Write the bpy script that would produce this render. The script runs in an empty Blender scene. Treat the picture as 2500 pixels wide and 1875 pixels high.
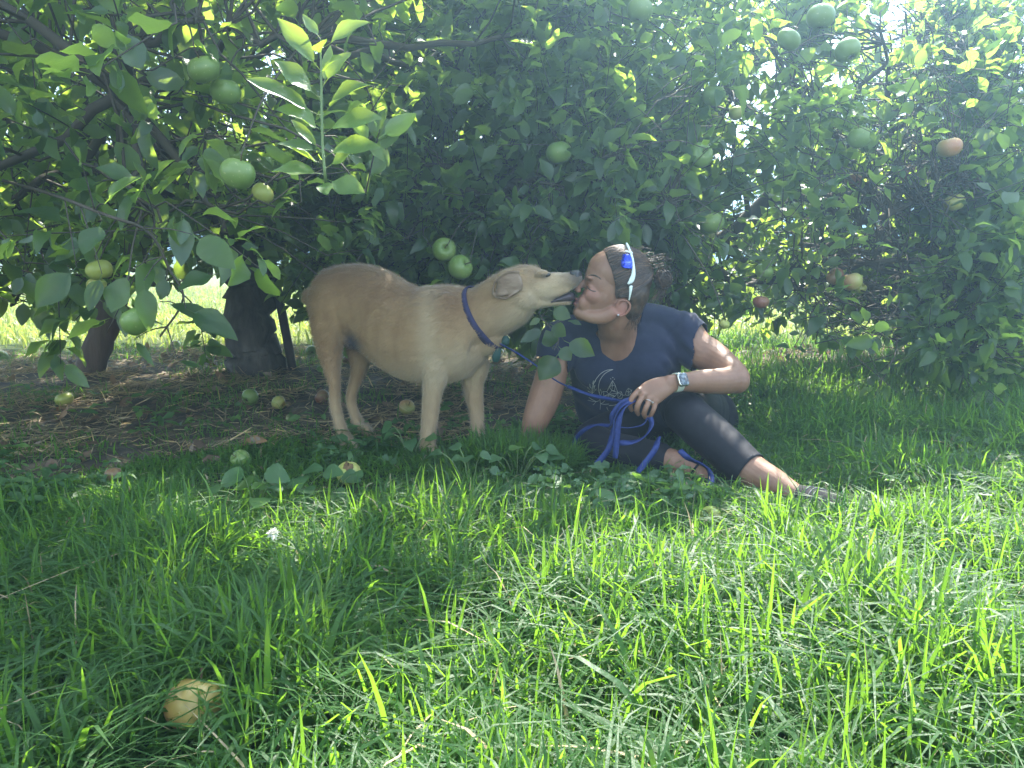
import bpy, bmesh, math, random
import numpy as np
from mathutils import Vector, Matrix

S = bpy.context.scene
COL = S.collection
R = math.radians
# ---------------------------------------------------------------- camera, sky, sun, exposure
CAMH, FPX, HOR = 0.62, 1878.0, 617.0
PITCH = math.atan((937.5 - HOR) / FPX)
cam_d = bpy.data.cameras.new('camera'); cam = bpy.data.objects.new('camera', cam_d); COL.objects.link(cam)
cam.location = (0, 0, CAMH); cam.rotation_euler = (math.pi / 2 - PITCH, 0, 0)
cam_d.sensor_width = 36; cam_d.lens = 36 * FPX / 2500; cam_d.clip_start = 0.05; cam_d.clip_end = 2000
S.camera = cam
SUN_EL, SUN_AZ = R(52), R(16)          # azimuth measured from +Y towards +X
w = bpy.data.worlds.new('World'); S.world = w; w.use_nodes = True
nt = w.node_tree; nt.nodes.clear()
sky = nt.nodes.new('ShaderNodeTexSky'); sky.sky_type = 'NISHITA'; sky.sun_disc = False
sky.sun_elevation = SUN_EL; sky.sun_rotation = SUN_AZ
sky.air_density = 1.0; sky.dust_density = 1.4; sky.ozone_density = 1.2
bg = nt.nodes.new('ShaderNodeBackground'); bg.inputs['Strength'].default_value = 0.13
tc = nt.nodes.new('ShaderNodeTexCoord'); cn = nt.nodes.new('ShaderNodeTexNoise')
cn.inputs['Scale'].default_value = 2.6; cn.inputs['Detail'].default_value = 7; cn.inputs['Roughness'].default_value = .55
cr = nt.nodes.new('ShaderNodeValToRGB'); cr.color_ramp.elements[0].position = .5; cr.color_ramp.elements[1].position = .64
mp = nt.nodes.new('ShaderNodeMapping'); mp.inputs['Scale'].default_value = (1, 1, 2.2)
mx = nt.nodes.new('ShaderNodeMixRGB'); mx.inputs['Color2'].default_value = (11, 11.5, 12, 1)
wo = nt.nodes.new('ShaderNodeOutputWorld')
L = nt.links.new
L(tc.outputs['Generated'], mp.inputs['Vector']); L(mp.outputs['Vector'], cn.inputs['Vector']); L(cn.outputs['Fac'], cr.inputs['Fac'])
L(cr.outputs['Color'], mx.inputs['Fac']); L(sky.outputs['Color'], mx.inputs['Color1']); L(mx.outputs['Color'], bg.inputs['Color'])
L(bg.outputs['Background'], wo.inputs['Surface'])
sd = bpy.data.lights.new('sun', 'SUN'); sun = bpy.data.objects.new('sun', sd); COL.objects.link(sun)
sd.energy = 5.0; sd.angle = R(.53); sd.color = (1, .95, .86)
sv = Vector((math.sin(SUN_AZ) * math.cos(SUN_EL), math.cos(SUN_AZ) * math.cos(SUN_EL), math.sin(SUN_EL)))
sun.rotation_euler = sv.to_track_quat('Z', 'Y').to_euler()
vs = S.view_settings; vs.view_transform = 'Standard'; vs.look = 'None'; vs.gamma = 1; vs.use_curve_mapping = False
vs.exposure = 2.42
S.render.engine = 'CYCLES'
cy = S.cycles
cy.max_bounces = 8; cy.diffuse_bounces = 4; cy.glossy_bounces = 2; cy.transmission_bounces = 4; cy.transparent_max_bounces = 4
cy.volume_bounces = 0; cy.use_denoising = True; cy.sample_clamp_indirect = 8; cy.caustics_reflective = False; cy.caustics_refractive = False
USE_VEIL = True

# ---------------------------------------------------------------- helpers
CP, SP = math.cos(PITCH), math.sin(PITCH)
def ray(px, py):
    u = (px - 1250) / FPX; v = (937.5 - py) / FPX
    return Vector((u, CP + v * SP, -SP + v * CP))
def W(px, py, d):
    "point seen at photo pixel px,py and standing d metres in front of the camera"
    r = ray(px, py); return Vector((0, 0, CAMH)) + r * (d / r.y)
def G(px, py, z=0.0):
    r = ray(px, py); return Vector((0, 0, CAMH)) + r * ((z - CAMH) / r.z)
def D1(x, y): return x * 1.1302, y * 1.1302          # my 2212-wide viewing copy -> photo pixels
def tag(o, label=None, cat=None, group=None, kind=None):
    for k, v in (('label', label), ('category', cat), ('group', group), ('kind', kind)):
        if v: o[k] = v
    return o
def empty(name, loc=(0, 0, 0), label=None, cat=None, group=None):
    o = bpy.data.objects.new(name, None); COL.objects.link(o); o.location = loc; o.empty_display_size = .05
    return tag(o, label, cat, group)
def link(name, me, mat=None, parent=None, smooth=True, loc=None):
    o = bpy.data.objects.new(name, me); COL.objects.link(o)
    if mat is not None:
        for m in (mat if isinstance(mat, (list, tuple)) else [mat]): me.materials.append(m)
    if smooth and len(me.polygons): me.polygons.foreach_set('use_smooth', np.ones(len(me.polygons), bool))
    if parent is not None:
        o.parent = parent
        if loc is None:                                 # vertices were given in world coordinates
            o.matrix_parent_inverse = Matrix.Translation(-wloc(parent))
    if loc is not None: o.location = loc
    return o
def wloc(o):
    v = Vector((0, 0, 0))
    while o is not None:
        v += o.location
        if o.parent is not None: v += o.matrix_parent_inverse.translation
        o = o.parent
    return v
def npmesh(name, V, F, attrs=None):
    "mesh from arrays; F is (n,4) or (n,3) or a list of such arrays"
    me = bpy.data.meshes.new(name)
    V = np.asarray(V, np.float32).reshape(-1, 3)
    Fs = [np.asarray(f, np.int32) for f in (F if isinstance(F, list) else [F])]
    Fs = [f for f in Fs if len(f)]
    loops = np.concatenate([f.ravel() for f in Fs]); tot = np.concatenate([np.full(len(f), f.shape[1], np.int32) for f in Fs])
    st = np.concatenate([[0], np.cumsum(tot)[:-1]]).astype(np.int32)
    me.vertices.add(len(V)); me.vertices.foreach_set('co', V.ravel())
    me.loops.add(len(loops)); me.loops.foreach_set('vertex_index', loops)
    me.polygons.add(len(tot)); me.polygons.foreach_set('loop_start', st); me.polygons.foreach_set('loop_total', tot)
    for k, a in (attrs or {}).items():
        at = me.attributes.new(k, 'FLOAT', 'POINT'); at.data.foreach_set('value', np.asarray(a, np.float32).ravel())
    me.update(calc_edges=True); me.validate()
    return me
def nrm(a): return a / np.maximum(np.linalg.norm(a, axis=-1, keepdims=True), 1e-9)
def strips(N, K, C, closed=False):
    "quads of N grids of K rows by C columns"
    b = np.arange(N)[:, None, None] * K * C; i = np.arange(K - 1)[None, :, None]; cc = C if closed else C - 1
    j = np.arange(cc)[None, None, :]; j2 = (j + 1) % C
    return np.stack([b + i * C + j, b + i * C + j2, b + (i + 1) * C + j2, b + (i + 1) * C + j], -1).reshape(-1, 4)
def tubes(P, rad, sides=5):
    "N tubes along P (N,K,3) with radii (N,K)"
    P = np.asarray(P, float); N, K, _ = P.shape
    t = np.gradient(P, axis=1); t = nrm(t)
    ref = np.where(np.abs(nrm(P[:, -1] - P[:, 0])[:, None, 2:3]) > .8, np.array([1., .1, 0]), np.array([.1, 0, 1.]))
    a = nrm(np.cross(t, np.broadcast_to(ref, t.shape))); b = np.cross(t, a)
    th = np.arange(sides) * 2 * np.pi / sides
    V = P[:, :, None] + np.asarray(rad)[:, :, None, None] * (a[:, :, None] * np.cos(th)[:, None] + b[:, :, None] * np.sin(th)[:, None])
    return V.reshape(-1, 3), strips(N, K, sides, True)
def spline(pts, n, extra=None):
    "Catmull-Rom through pts (each any length), n samples"
    p = np.asarray(pts, float); k = len(p)
    if k == 2: s = np.linspace(0, 1, n)[:, None]; return p[0] * (1 - s) + p[1] * s
    q = np.vstack([2 * p[0] - p[1], p, 2 * p[-1] - p[-2]])
    u = np.linspace(0, k - 1 - 1e-9, n); i = u.astype(int); f = (u - i)[:, None]
    a, b, c, d = q[i], q[i + 1], q[i + 2], q[i + 3]
    return .5 * (2 * b + (c - a) * f + (2 * a - 5 * b + 4 * c - d) * f * f + (3 * b - a - 3 * c + d) * f ** 3)
def join(parts):
    Vs, Fs, o = [], [], 0
    for V, F in parts:
        V = np.asarray(V).reshape(-1, 3); Vs.append(V); Fs.append(np.asarray(F) + o); o += len(V)
    q = [f for f in Fs if f.shape[1] == 4]; t = [f for f in Fs if f.shape[1] == 3]
    return np.vstack(Vs), [np.vstack(x) for x in (q, t) if x]

# ---------------------------------------------------------------- materials
def mat(name, col=(.5, .5, .5), rough=.6, spec=.4, **kw):
    m = bpy.data.materials.new(name); m.use_nodes = True
    b = m.node_tree.nodes['Principled BSDF']
    b.inputs['Base Color'].default_value = (*col, 1); b.inputs['Roughness'].default_value = rough
    b.inputs['Specular IOR Level'].default_value = spec
    for k, v in kw.items(): b.inputs[k].default_value = v
    return m
def node(m, t, **kw):
    n = m.node_tree.nodes.new('ShaderNode' + t)
    for k, v in kw.items():
        if k in n.inputs: n.inputs[k].default_value = v
        else: setattr(n, k, v)
    return n
def lk(m, a, ao, b, bi): m.node_tree.links.new(a.outputs[ao], b.inputs[bi])
def bsdf(m): return m.node_tree.nodes['Principled BSDF']
def ramp(m, src, so, stops):
    r = node(m, 'ValToRGB'); e = r.color_ramp.elements
    while len(e) < len(stops): e.new(.5)
    for x, (p, c) in zip(e, stops): x.position = p; x.color = (*c, 1)
    lk(m, src, so, r, 'Fac'); return r
def noise_col(m, stops, scale=8, detail=5, coords='Object', bump=0, bscale=None, stretch=None, dist=.01):
    t = node(m, 'TexCoord'); n = node(m, 'TexNoise', Scale=scale, Detail=detail)
    src, so = t, coords
    if stretch:
        mpn = node(m, 'Mapping', Scale=stretch); lk(m, t, coords, mpn, 'Vector'); src, so = mpn, 'Vector'
    lk(m, src, so, n, 'Vector'); r = ramp(m, n, 'Fac', stops); lk(m, r, 'Color', bsdf(m), 'Base Color')
    if bump:
        n2 = node(m, 'TexNoise', Scale=bscale or scale * 3, Detail=6); lk(m, src, so, n2, 'Vector')
        bp = node(m, 'Bump', Strength=bump, Distance=dist); lk(m, n2, 'Fac', bp, 'Height'); lk(m, bp, 'Normal', bsdf(m), 'Normal')
    return m
def leaf_mat(name, dark, light, under, trans, tfac=.42, rough=.42, vein=90):
    "leaf: paler underside, per-leaf tint, light let through"
    m = mat(name, dark, rough, .5); b = bsdf(m)
    a = node(m, 'Attribute', attribute_name='tint'); r = ramp(m, a, 'Fac', [(0, dark), (.75, light), (1, tuple(np.array(light) * np.array((1.5, 1.3, .9))))])
    mid = node(m, 'Attribute', attribute_name='across'); mm = node(m, 'Math', operation='LESS_THAN'); mm.inputs[1].default_value = .035
    ab = node(m, 'Math', operation='ABSOLUTE'); lk(m, mid, 'Fac', ab, 0); lk(m, ab, 0, mm, 0)
    g = node(m, 'NewGeometry'); mx = node(m, 'MixRGB'); mx.inputs['Color2'].default_value = (*under, 1)
    lk(m, g, 'Backfacing', mx, 'Fac'); lk(m, r, 'Color', mx, 'Color1')
    lk(m, mx, 'Color', b, 'Base Color')
    tc_ = node(m, 'TexCoord'); nz = node(m, 'TexNoise', Scale=vein, Detail=3); lk(m, tc_, 'Object', nz, 'Vector'); bp_ = node(m, 'Bump', Strength=.5, Distance=.004); lk(m, nz, 'Fac', bp_, 'Height'); lk(m, bp_, 'Normal', b, 'Normal')
    t = node(m, 'BsdfTranslucent'); r2 = ramp(m, a, 'Fac', [(0, tuple(np.array(trans) * .6)), (1, trans)]); lk(m, r2, 'Color', t, 'Color')
    ms = node(m, 'MixShader', Fac=tfac); lk(m, b, 'BSDF', ms, 1); lk(m, t, 'BSDF', ms, 2)
    lk(m, ms, 'Shader', m.node_tree.nodes['Material Output'], 'Surface')
    return m
M = {}
M['apple_leaf'] = leaf_mat('apple_leaf', (.022, .050, .027), (.040, .082, .034), (.105, .15, .12), (.52, .77, .08), .48, .33)
M['young_leaf'] = leaf_mat('young_leaf', (.060, .125, .03), (.09, .17, .04), (.15, .22, .12), (.50, .68, .06), .46, .42)
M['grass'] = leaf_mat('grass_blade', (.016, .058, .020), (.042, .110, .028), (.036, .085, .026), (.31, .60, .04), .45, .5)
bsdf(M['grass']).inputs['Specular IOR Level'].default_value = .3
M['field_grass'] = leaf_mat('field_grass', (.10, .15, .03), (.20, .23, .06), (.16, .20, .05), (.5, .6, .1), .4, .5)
M['weed'] = leaf_mat('weed_leaf', (.035, .09, .03), (.06, .13, .045), (.08, .14, .06), (.30, .55, .07), .36, .5)
M['straw'] = leaf_mat('straw', (.18, .13, .07), (.42, .33, .19), (.34, .26, .15), (.5, .4, .2), .2, .7)
M['dead_leaf'] = leaf_mat('dead_leaf', (.10, .065, .04), (.20, .13, .08), (.24, .18, .13), (.35, .2, .1), .2, .7)
M['bark'] = noise_col(mat('bark', rough=.9, spec=.2), [(.25, (.04, .036, .032)), (.55, (.10, .09, .08)), (.8, (.19, .18, .165))], 14, 8, bump=.9, bscale=22, stretch=(1, 1, .28), dist=.03)
M['twig'] = mat('twig', (.07, .06, .045), .8, .3)
M['green_stem'] = mat('green_stem', (.14, .2, .07), .5, .4)
M['old_wood'] = noise_col(mat('old_wood', rough=.85, spec=.2), [(.3, (.06, .045, .035)), (.7, (.15, .11, .085))], 10, 6, bump=.6, stretch=(1, 1, .15), dist=.02)
M['metal_stake'] = noise_col(mat('metal_stake', rough=.7, spec=.3), [(.3, (.035, .035, .035)), (.7, (.075, .06, .05))], 20, 5, bump=.2)
# ---------------------------------------------------------------- ground
rng = np.random.default_rng(7)
def vnoise(x, y, s=1.0, seed=0):
    "smooth value noise 0..1"
    x = np.asarray(x, float) * s + seed * 17.3; y = np.asarray(y, float) * s + seed * 9.1
    xi, yi = np.floor(x), np.floor(y); fx, fy = x - xi, y - yi
    h = lambda a, b: (np.sin(a * 127.1 + b * 311.7 + seed * 3.7) * 43758.5453) % 1.0
    fx, fy = fx * fx * (3 - 2 * fx), fy * fy * (3 - 2 * fy)
    return (h(xi, yi) * (1 - fx) + h(xi + 1, yi) * fx) * (1 - fy) + (h(xi, yi + 1) * (1 - fx) + h(xi + 1, yi + 1) * fx) * fy
def sstep(a, b, x): t = np.clip((x - a) / (b - a), 0, 1); return t * t * (3 - 2 * t)
def soil(x, y):
    "1 on the bare strip under the trees"
    x, y = np.asarray(x, float), np.asarray(y, float)
    y0 = 2.12 + sstep(-1.05, -.4, x) * .5 + sstep(-.1, 1.0, x) * 1.3 + (vnoise(x, y, 2.2, 3) - .5) * .55
    y1 = 5.0 + (vnoise(x, y, 1.5, 5) - .5) * .9
    return sstep(y0 - .12, y0 + .22, y) * (1 - sstep(y1 - .3, y1 + .2, y))
def gz(x, y):
    near = 1 - sstep(9, 14, np.asarray(y, float))
    return ((vnoise(x, y, 3.1, 1) - .5) * .035 + (vnoise(x, y, 9, 2) - .5) * .014) * near - .006
xs = np.unique(np.concatenate([np.arange(-5, 6, .05), np.linspace(-160, -5, 22), np.linspace(6, 160, 22)]))
ys = np.unique(np.concatenate([np.arange(-1, 8, .05), np.linspace(8, 16, 17), np.linspace(16, 240, 20), np.linspace(-8, -1, 5)]))
gx, gy = np.meshgrid(xs, ys)
gV = np.stack([gx, gy, gz(gx, gy)], -1).reshape(-1, 3)
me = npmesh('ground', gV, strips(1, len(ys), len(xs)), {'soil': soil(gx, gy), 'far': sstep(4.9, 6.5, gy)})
m = mat('ground', rough=.95, spec=.15)
t = node(m, 'TexCoord'); n1 = node(m, 'TexNoise', Scale=9, Detail=8); n2 = node(m, 'TexNoise', Scale=60, Detail=5); n3 = node(m, 'TexNoise', Scale=.9, Detail=6)
for n in (n1, n2, n3): lk(m, t, 'Object', n, 'Vector')
c_soil = ramp(m, n1, 'Fac', [(.3, (.05, .042, .032)), (.5, (.095, .076, .055)), (.68, (.18, .145, .095))])
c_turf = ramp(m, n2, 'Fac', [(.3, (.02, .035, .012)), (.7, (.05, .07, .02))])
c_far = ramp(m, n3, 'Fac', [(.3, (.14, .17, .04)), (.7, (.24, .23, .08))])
a1 = node(m, 'Attribute', attribute_name='soil'); a2 = node(m, 'Attribute', attribute_name='far')
m1 = node(m, 'MixRGB'); m2 = node(m, 'MixRGB')
lk(m, a1, 'Fac', m1, 'Fac'); lk(m, c_turf, 'Color', m1, 'Color1'); lk(m, c_soil, 'Color', m1, 'Color2')
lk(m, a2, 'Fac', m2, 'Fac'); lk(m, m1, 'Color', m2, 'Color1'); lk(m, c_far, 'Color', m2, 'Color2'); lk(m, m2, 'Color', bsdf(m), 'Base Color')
bp = node(m, 'Bump', Strength=.7, Distance=.02); lk(m, n2, 'Fac', bp, 'Height'); lk(m, bp, 'Normal', bsdf(m), 'Normal')
tag(link('ground', me, m), 'orchard ground, bare brown soil under the trees and turf around', None, None, 'structure')

# ---------------------------------------------------------------- leaves
LU = np.array([-.28, 0, .12, .32, .55, .78, .93, 1.0]); LP = np.array([.025, .06, .66, 1.0, .96, .66, .27, .02])
def leaves(base, d, up, ln, wd, curl, rg, U=LU, PR=LP, wave=.06, fold=.34):
    "N folded, curled, wavy leaves: returns V, F and attributes"
    N, K = len(base), len(U)
    d = nrm(d); s = nrm(np.cross(d, up)); n = np.cross(s, d)
    v = np.array([-1., 0, 1.])
    fo = fold * (.5 + rg.random(N)); ph = rg.random(N) * 6.28; tw = rg.normal(0, .35, N)
    u = np.clip(U, 0, 1)[None, :, None]; um = U[None, :, None]
    a = tw[:, None, None] * u
    across = PR[None, :, None] * v[None, None, :] * (wd * .5)[:, None, None]
    lift = np.abs(across) * fo[:, None, None] + across * np.sin(ph[:, None, None] + u * 8) * wave * 5 - (curl * ln)[:, None, None] * u ** 2
    ax = across * np.cos(a) - lift * np.sin(a) * 0
    V = base[:, None, None] + d[:, None, None] * (um * ln[:, None, None])[..., None] * (1 - .25 * (curl[:, None, None] * u)[..., None] ** 2) \
        + s[:, None, None] * ax[..., None] + n[:, None, None] * (lift + across * np.sin(a))[..., None]
    tint = np.repeat(rg.random(N), K * 3); acr = np.tile(np.broadcast_to(v[None], (K, 3)).ravel(), N)
    return V.reshape(-1, 3), strips(N, K, 3), {'tint': tint, 'across': acr}
FU = np.array([-.2, 0, .3, .65, 1.0]); FP = np.array([.03, .06, .95, .85, .03])

SV = np.array(sv)
GAPS = []                                                       # breaks in the crowns: (lit point, radius)
for q, r_ in ((W(1706, 800, 2.46), .05), (W(1735, 830, 2.40), .045), (W(1580, 630, 2.36), .05), (W(1605, 650, 2.36), .035), (W(1460, 612, 2.3), .022), (W(1700, 1025, 2.16), .035), (W(1745, 1050, 2.1), .03), (W(1880, 1130, 1.98), .06), (W(1930, 1180, 1.92), .06), (W(1800, 980, 2.3), .03),
              (W(785, 60, 1.36), .07), (W(800, 170, 1.36), .05), (W(480, 125, 1.85), .03),
              (G(155, 850), .05), (G(75, 872), .03), (G(271, 846), .03), (G(503, 846), .04), (G(370, 920), .035), (G(440, 918), .02), (G(155, 990), .02), (G(95, 1023), .03), (G(170, 1018), .02), (G(300, 978), .02), (G(25, 1062), .03), (G(445, 1016), .015), (G(997, 945), .03), (G(705, 1050), .02), (G(560, 905), .02), (G(1240, 880), .04), (G(1920, 882), .12), (G(1820, 890), .06), (G(1340, 960), .04), (G(660, 1400), .08), (G(1050, 1330), .05), (G(230, 1240), .03), (G(420, 1330), .03)):
    GAPS.append((np.array(q), r_ + .05))
def in_gap(p):
    g_ = np.zeros(len(p), bool)
    for q, r_ in GAPS:
        d_ = p - q; t_ = d_ @ SV; g_ |= (t_ > .1) & (np.linalg.norm(d_ - t_[:, None] * SV, axis=1) < r_)
    return g_
def sunlit(p, rg):
    "False for leaves that would close a break in the crowns"
    keep = ~in_gap(p)
    gx_, gy_ = p[:, 0] - SV[0] / SV[2] * p[:, 2], p[:, 1] - SV[1] / SV[2] * p[:, 2]     # where its shadow falls
    front = sstep(.2, .7, gx_ + .35 * (1.35 - gy_)) * sstep(1.95, 1.55, gy_ - .25 * gx_) ; front = np.maximum(front, sstep(.95, .8, gy_) * sstep(-.55, -.1, gx_))
    back = sstep(.9, 1.25, gx_) * sstep(1.7, 2.0, gy_) * sstep(3.7, 3.2, gy_) * (vnoise(gx_, gy_, 2.4, 77) > .26) * .93
    keep &= rg.random(len(p)) > np.maximum(front * .84, back)
    return keep
def grow(name, label, trunk, limbs, dens, box, n, seed, lsize=.078, nleaf=(7, 12), group=None, nsec=60, coarse=False, extra=None, lmat='apple_leaf'):
    "an apple tree: trunk and limbs as tubes, twigs to every leaf cluster, leaves"
    rg = np.random.default_rng(seed)
    root = empty(name, trunk[0][:3], label, 'tree', group)
    def limb(pts, nm, par, sides=10):
        p = spline(pts, 26 if nm != 'trunk' else 40); P = p[:, :3].copy(); rr = p[:, 3].copy()
        k = np.arange(len(P)); P[1:, :2] += rg.normal(0, 1, (len(P) - 1, 2)) * (rr[1:, None] * .1)
        V, F = tubes(P[None], rr[None] * (1 + .12 * np.sin(k * 1.7 + seed)), sides)
        th = np.arctan2(V[:, 1] - np.repeat(P[:, 1], sides), V[:, 0] - np.repeat(P[:, 0], sides))
        ctr = np.repeat(P, sides, 0); f = 1 + .09 * np.sin(th * 3 + seed) + .05 * np.sin(th * 7 + V[:, 2] * 11)
        V = ctr + (V - ctr) * f[:, None]
        return link(nm, npmesh(nm, V, F), M['bark'], par), P
    tr, tp = limb(trunk, 'trunk', root, 22)
    sk = [tp[len(tp) // 2:]]
    for l in limbs:
        _, p = limb(l, 'limb', root); sk.append(p)
    lo, hi = np.array(box[0]), np.array(box[1])
    pts = np.zeros((0, 3))
    while len(pts) < n * 1.15:
        q = lo + (hi - lo) * rg.random((n * 6, 3)); q = q[rg.random(len(q)) < dens(q[:, 0], q[:, 1], q[:, 2])]
        pts = np.vstack([pts, q])
    pts = pts[~in_gap(pts)][:n]; n = len(pts)
    skel = np.vstack(sk)
    def attach(T, SK, K, r0, r1, sag):
        d2 = ((T[:, None] - SK[None]) ** 2).sum(-1) + .6 * np.clip(SK[None, :, 2] - T[:, None, 2] + .05, 0, None) ** 2
        o = SK[(d2 * np.exp(rg.normal(0, .55, d2.shape))).argmin(1)]; s = np.linspace(0, 1, K)[None, :, None]
        L_ = np.linalg.norm(T - o, axis=1)[:, None, None]
        mid = (o + T) / 2; mid[:, 2] += (rg.random(len(T)) - .3) * sag * L_[:, 0, 0]; mid[:, :2] += rg.normal(0, .10, (len(T), 2)) * L_[:, :, 0]
        P = (1 - s) ** 2 * o[:, None] + 2 * s * (1 - s) * mid[:, None] + s ** 2 * T[:, None]
        P[:, 1:-1] += rg.normal(0, .012, P[:, 1:-1].shape)
        rad = (r0 + (r1 - r0) * s[..., 0]) * np.ones((len(T), 1)); return P, rad
    sec = pts[rg.permutation(n)[:nsec]]
    P2, r2 = attach(sec, skel, 9, .016, .005, .5)
    bV = [tubes(P2, r2, 6)]
    skel2 = np.vstack([skel, P2.reshape(-1, 3)])
    P3, r3 = attach(pts, skel2, 6, .0045, .002, .4)
    bV.append(tubes(P3, r3, 4))
    d = nrm(P3[:, -1] - P3[:, -3]) * .6 + np.array([0, 0, .35]) + rg.normal(0, .45, (n, 3)); d = nrm(d)
    sl = .10 + .2 * rg.random(n)
    s = np.linspace(0, 1, 4)[None, :, None]
    PS = pts[:, None] + d[:, None] * s * sl[:, None, None]; PS[:, :, 2] -= (s[..., 0] ** 2) * .03 * rg.random((n, 1))
    bV.append(tubes(PS, np.array([.002, .0018, .0015, .001])[None] * np.ones((n, 1)), 4))
    V, F = join(bV); tw = link('twigs', npmesh('twigs', V, F), M['twig'], root); 
    nl = rg.integers(nleaf[0], nleaf[1], n); idx = np.repeat(np.arange(n), nl); N = len(idx)
    tt = rg.random(N) ** .8
    base = pts[idx] + d[idx] * (tt * sl[idx])[:, None]
    ref = nrm(np.cross(d[idx], np.array([.3, .5, .8]))); ref2 = np.cross(d[idx], ref)
    th = rg.random(N) * 6.28
    ld = ref * np.cos(th)[:, None] + ref2 * np.sin(th)[:, None] + d[idx] * (.25 + .6 * tt[:, None]) + rg.normal(0, .2, (N, 3)); ld[:, 2] -= .15
    up = np.array([0, 0, 1.]) + rg.normal(0, .45, (N, 3))
    ln = lsize * (.5 + .75 * rg.random(N)); wd = ln * (.48 + .18 * rg.random(N)); cu = rg.normal(.28, .32, N)
    base = base + nrm(ld) * (ln * .28)[:, None]
    px_, py_ = view(base[:, 0], base[:, 1], base[:, 2]); dog_w = (px_ > 690) & (px_ < 2050) & (py_ > 640 - 60 * (px_ > 1400)) & (base[:, 1] < 2.75)
    ok = sunlit(base, rg) & ~dog_w; base, ld, up, ln, wd, cu = (q[ok] for q in (base, ld, up, ln, wd, cu))
    if coarse: V, F, A = leaves(base, ld, up, ln, wd, cu, rg, FU, FP)
    else: V, F, A = leaves(base, ld, up, ln, wd, cu, rg)
    link('crown', npmesh('crown', V, F, A), M[lmat], root)
    return root, skel2

def inv(r2): return np.sqrt(np.clip(1 - r2, 0, 1))
def view(x, y, z):
    "photo pixel of a point, to keep the sight lines of the photo open"
    c = -(z - CAMH) * SP + y * CP; c = np.maximum(c, .05); return 1250 + FPX * x / c, 937.5 - FPX * ((z - CAMH) * CP + y * SP) / c
def dens_left(x, y, z):
    r2 = ((x + 1.3) / 2.15) ** 2 + ((y - 3.85) / 2.3) ** 2
    top = .9 + 2.3 * inv(r2) + (vnoise(x, y, 1.6, 11) - .5) * .5
    bot = .52 + (vnoise(x, y, 1.9, 12) - .5) * .36 + .10 * (y > 3.2)
    px, py = view(x, y, z)
    ok = (r2 < 1) & (z > bot) & (z < top) & (y > 1.6 + .25 * vnoise(x, z, 2, 4))
    ok &= ~((y < 2.85) & (px > 930) & (py > -60))              # open in front of the dog and the woman
    ok &= ~((y < 2.5) & (px > 650) & (py > 520))
    ok &= ~((y < 4.05) & (px > 500) & (px < 745) & (py > 560))     # the trunk shows
    ok &= ~((y < 1.5))
    shell = np.maximum(sstep(.45, .85, r2), sstep(.5, .1, z - bot)); shell = np.maximum(shell, sstep(.5, .1, top - z))
    return ok * (.30 + .7 * shell) * (1 - .25 * sstep(-.45, -.05, x) * sstep(2.6, 3.2, y))
def dens_mid(x, y, z):
    r2 = ((x - .9) / 2.05) ** 2 + ((y - 4.5) / 1.85) ** 2
    top = .75 + (1.65 - .35 * sstep(.4, 1.3, x)) * inv(r2) + (vnoise(x, y, 1.6, 21) - .5) * .5
    bot = .42 - .20 * sstep(.5, 1.4, x) + (vnoise(x, y, 1.9, 22) - .5) * .3 + .12 * (y > 4)
    px, py = view(x, y, z)
    ok = (r2 < 1) & (z > bot) & (z < top) & (y > 2.75)
    ok &= ~((y < 3.0) & (px > 1300) & (px < 1900) & (py > 560))
    ok &= ~((x - .29 * z > .30) & (py < -160))
    shell = np.maximum(sstep(.4, .8, r2), sstep(.45, .1, z - bot)); shell = np.maximum(shell, sstep(.5, .1, top - z))
    hole = sstep(.34, .44, vnoise(x * 1.0, z + y * .3, 2.6, 23))
    return ok * (.12 + .88 * shell) * (.2 + .8 * hole) * (1 - .96 * sstep(3.9, 4.5, y + .5 * sstep(.4, 1.0, x)))
def dens_right(x, y, z):
    r2 = ((x - 3.1) / 1.75) ** 2 + ((y - 4.9) / 1.75) ** 2
    top = .55 + 1.6 * inv(r2) + (vnoise(x, y, 1.6, 31) - .5) * .5 - .35 * sstep(2.4, 3.2, x)
    bot = .27 + (vnoise(x, y, 1.9, 32) - .5) * .25
    px, py = view(x, y, z)
    ok = (r2 < 1) & (z > bot) & (z < top) & (y > 3.1)
    ok &= ~((px > 2340) & (py > 690) & (y < 5.0))
    ok &= ~(py < -120)
    hole = sstep(.36, .46, vnoise(x, z + y * .3, 2.6, 33))
    open_ = sstep(2250, 2420, px) * sstep(420, 250, py)
    return ok * (.2 + .8 * hole) * (1 - .96 * sstep(4.4, 5.0, y)) * (1 - .9 * open_)

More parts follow.
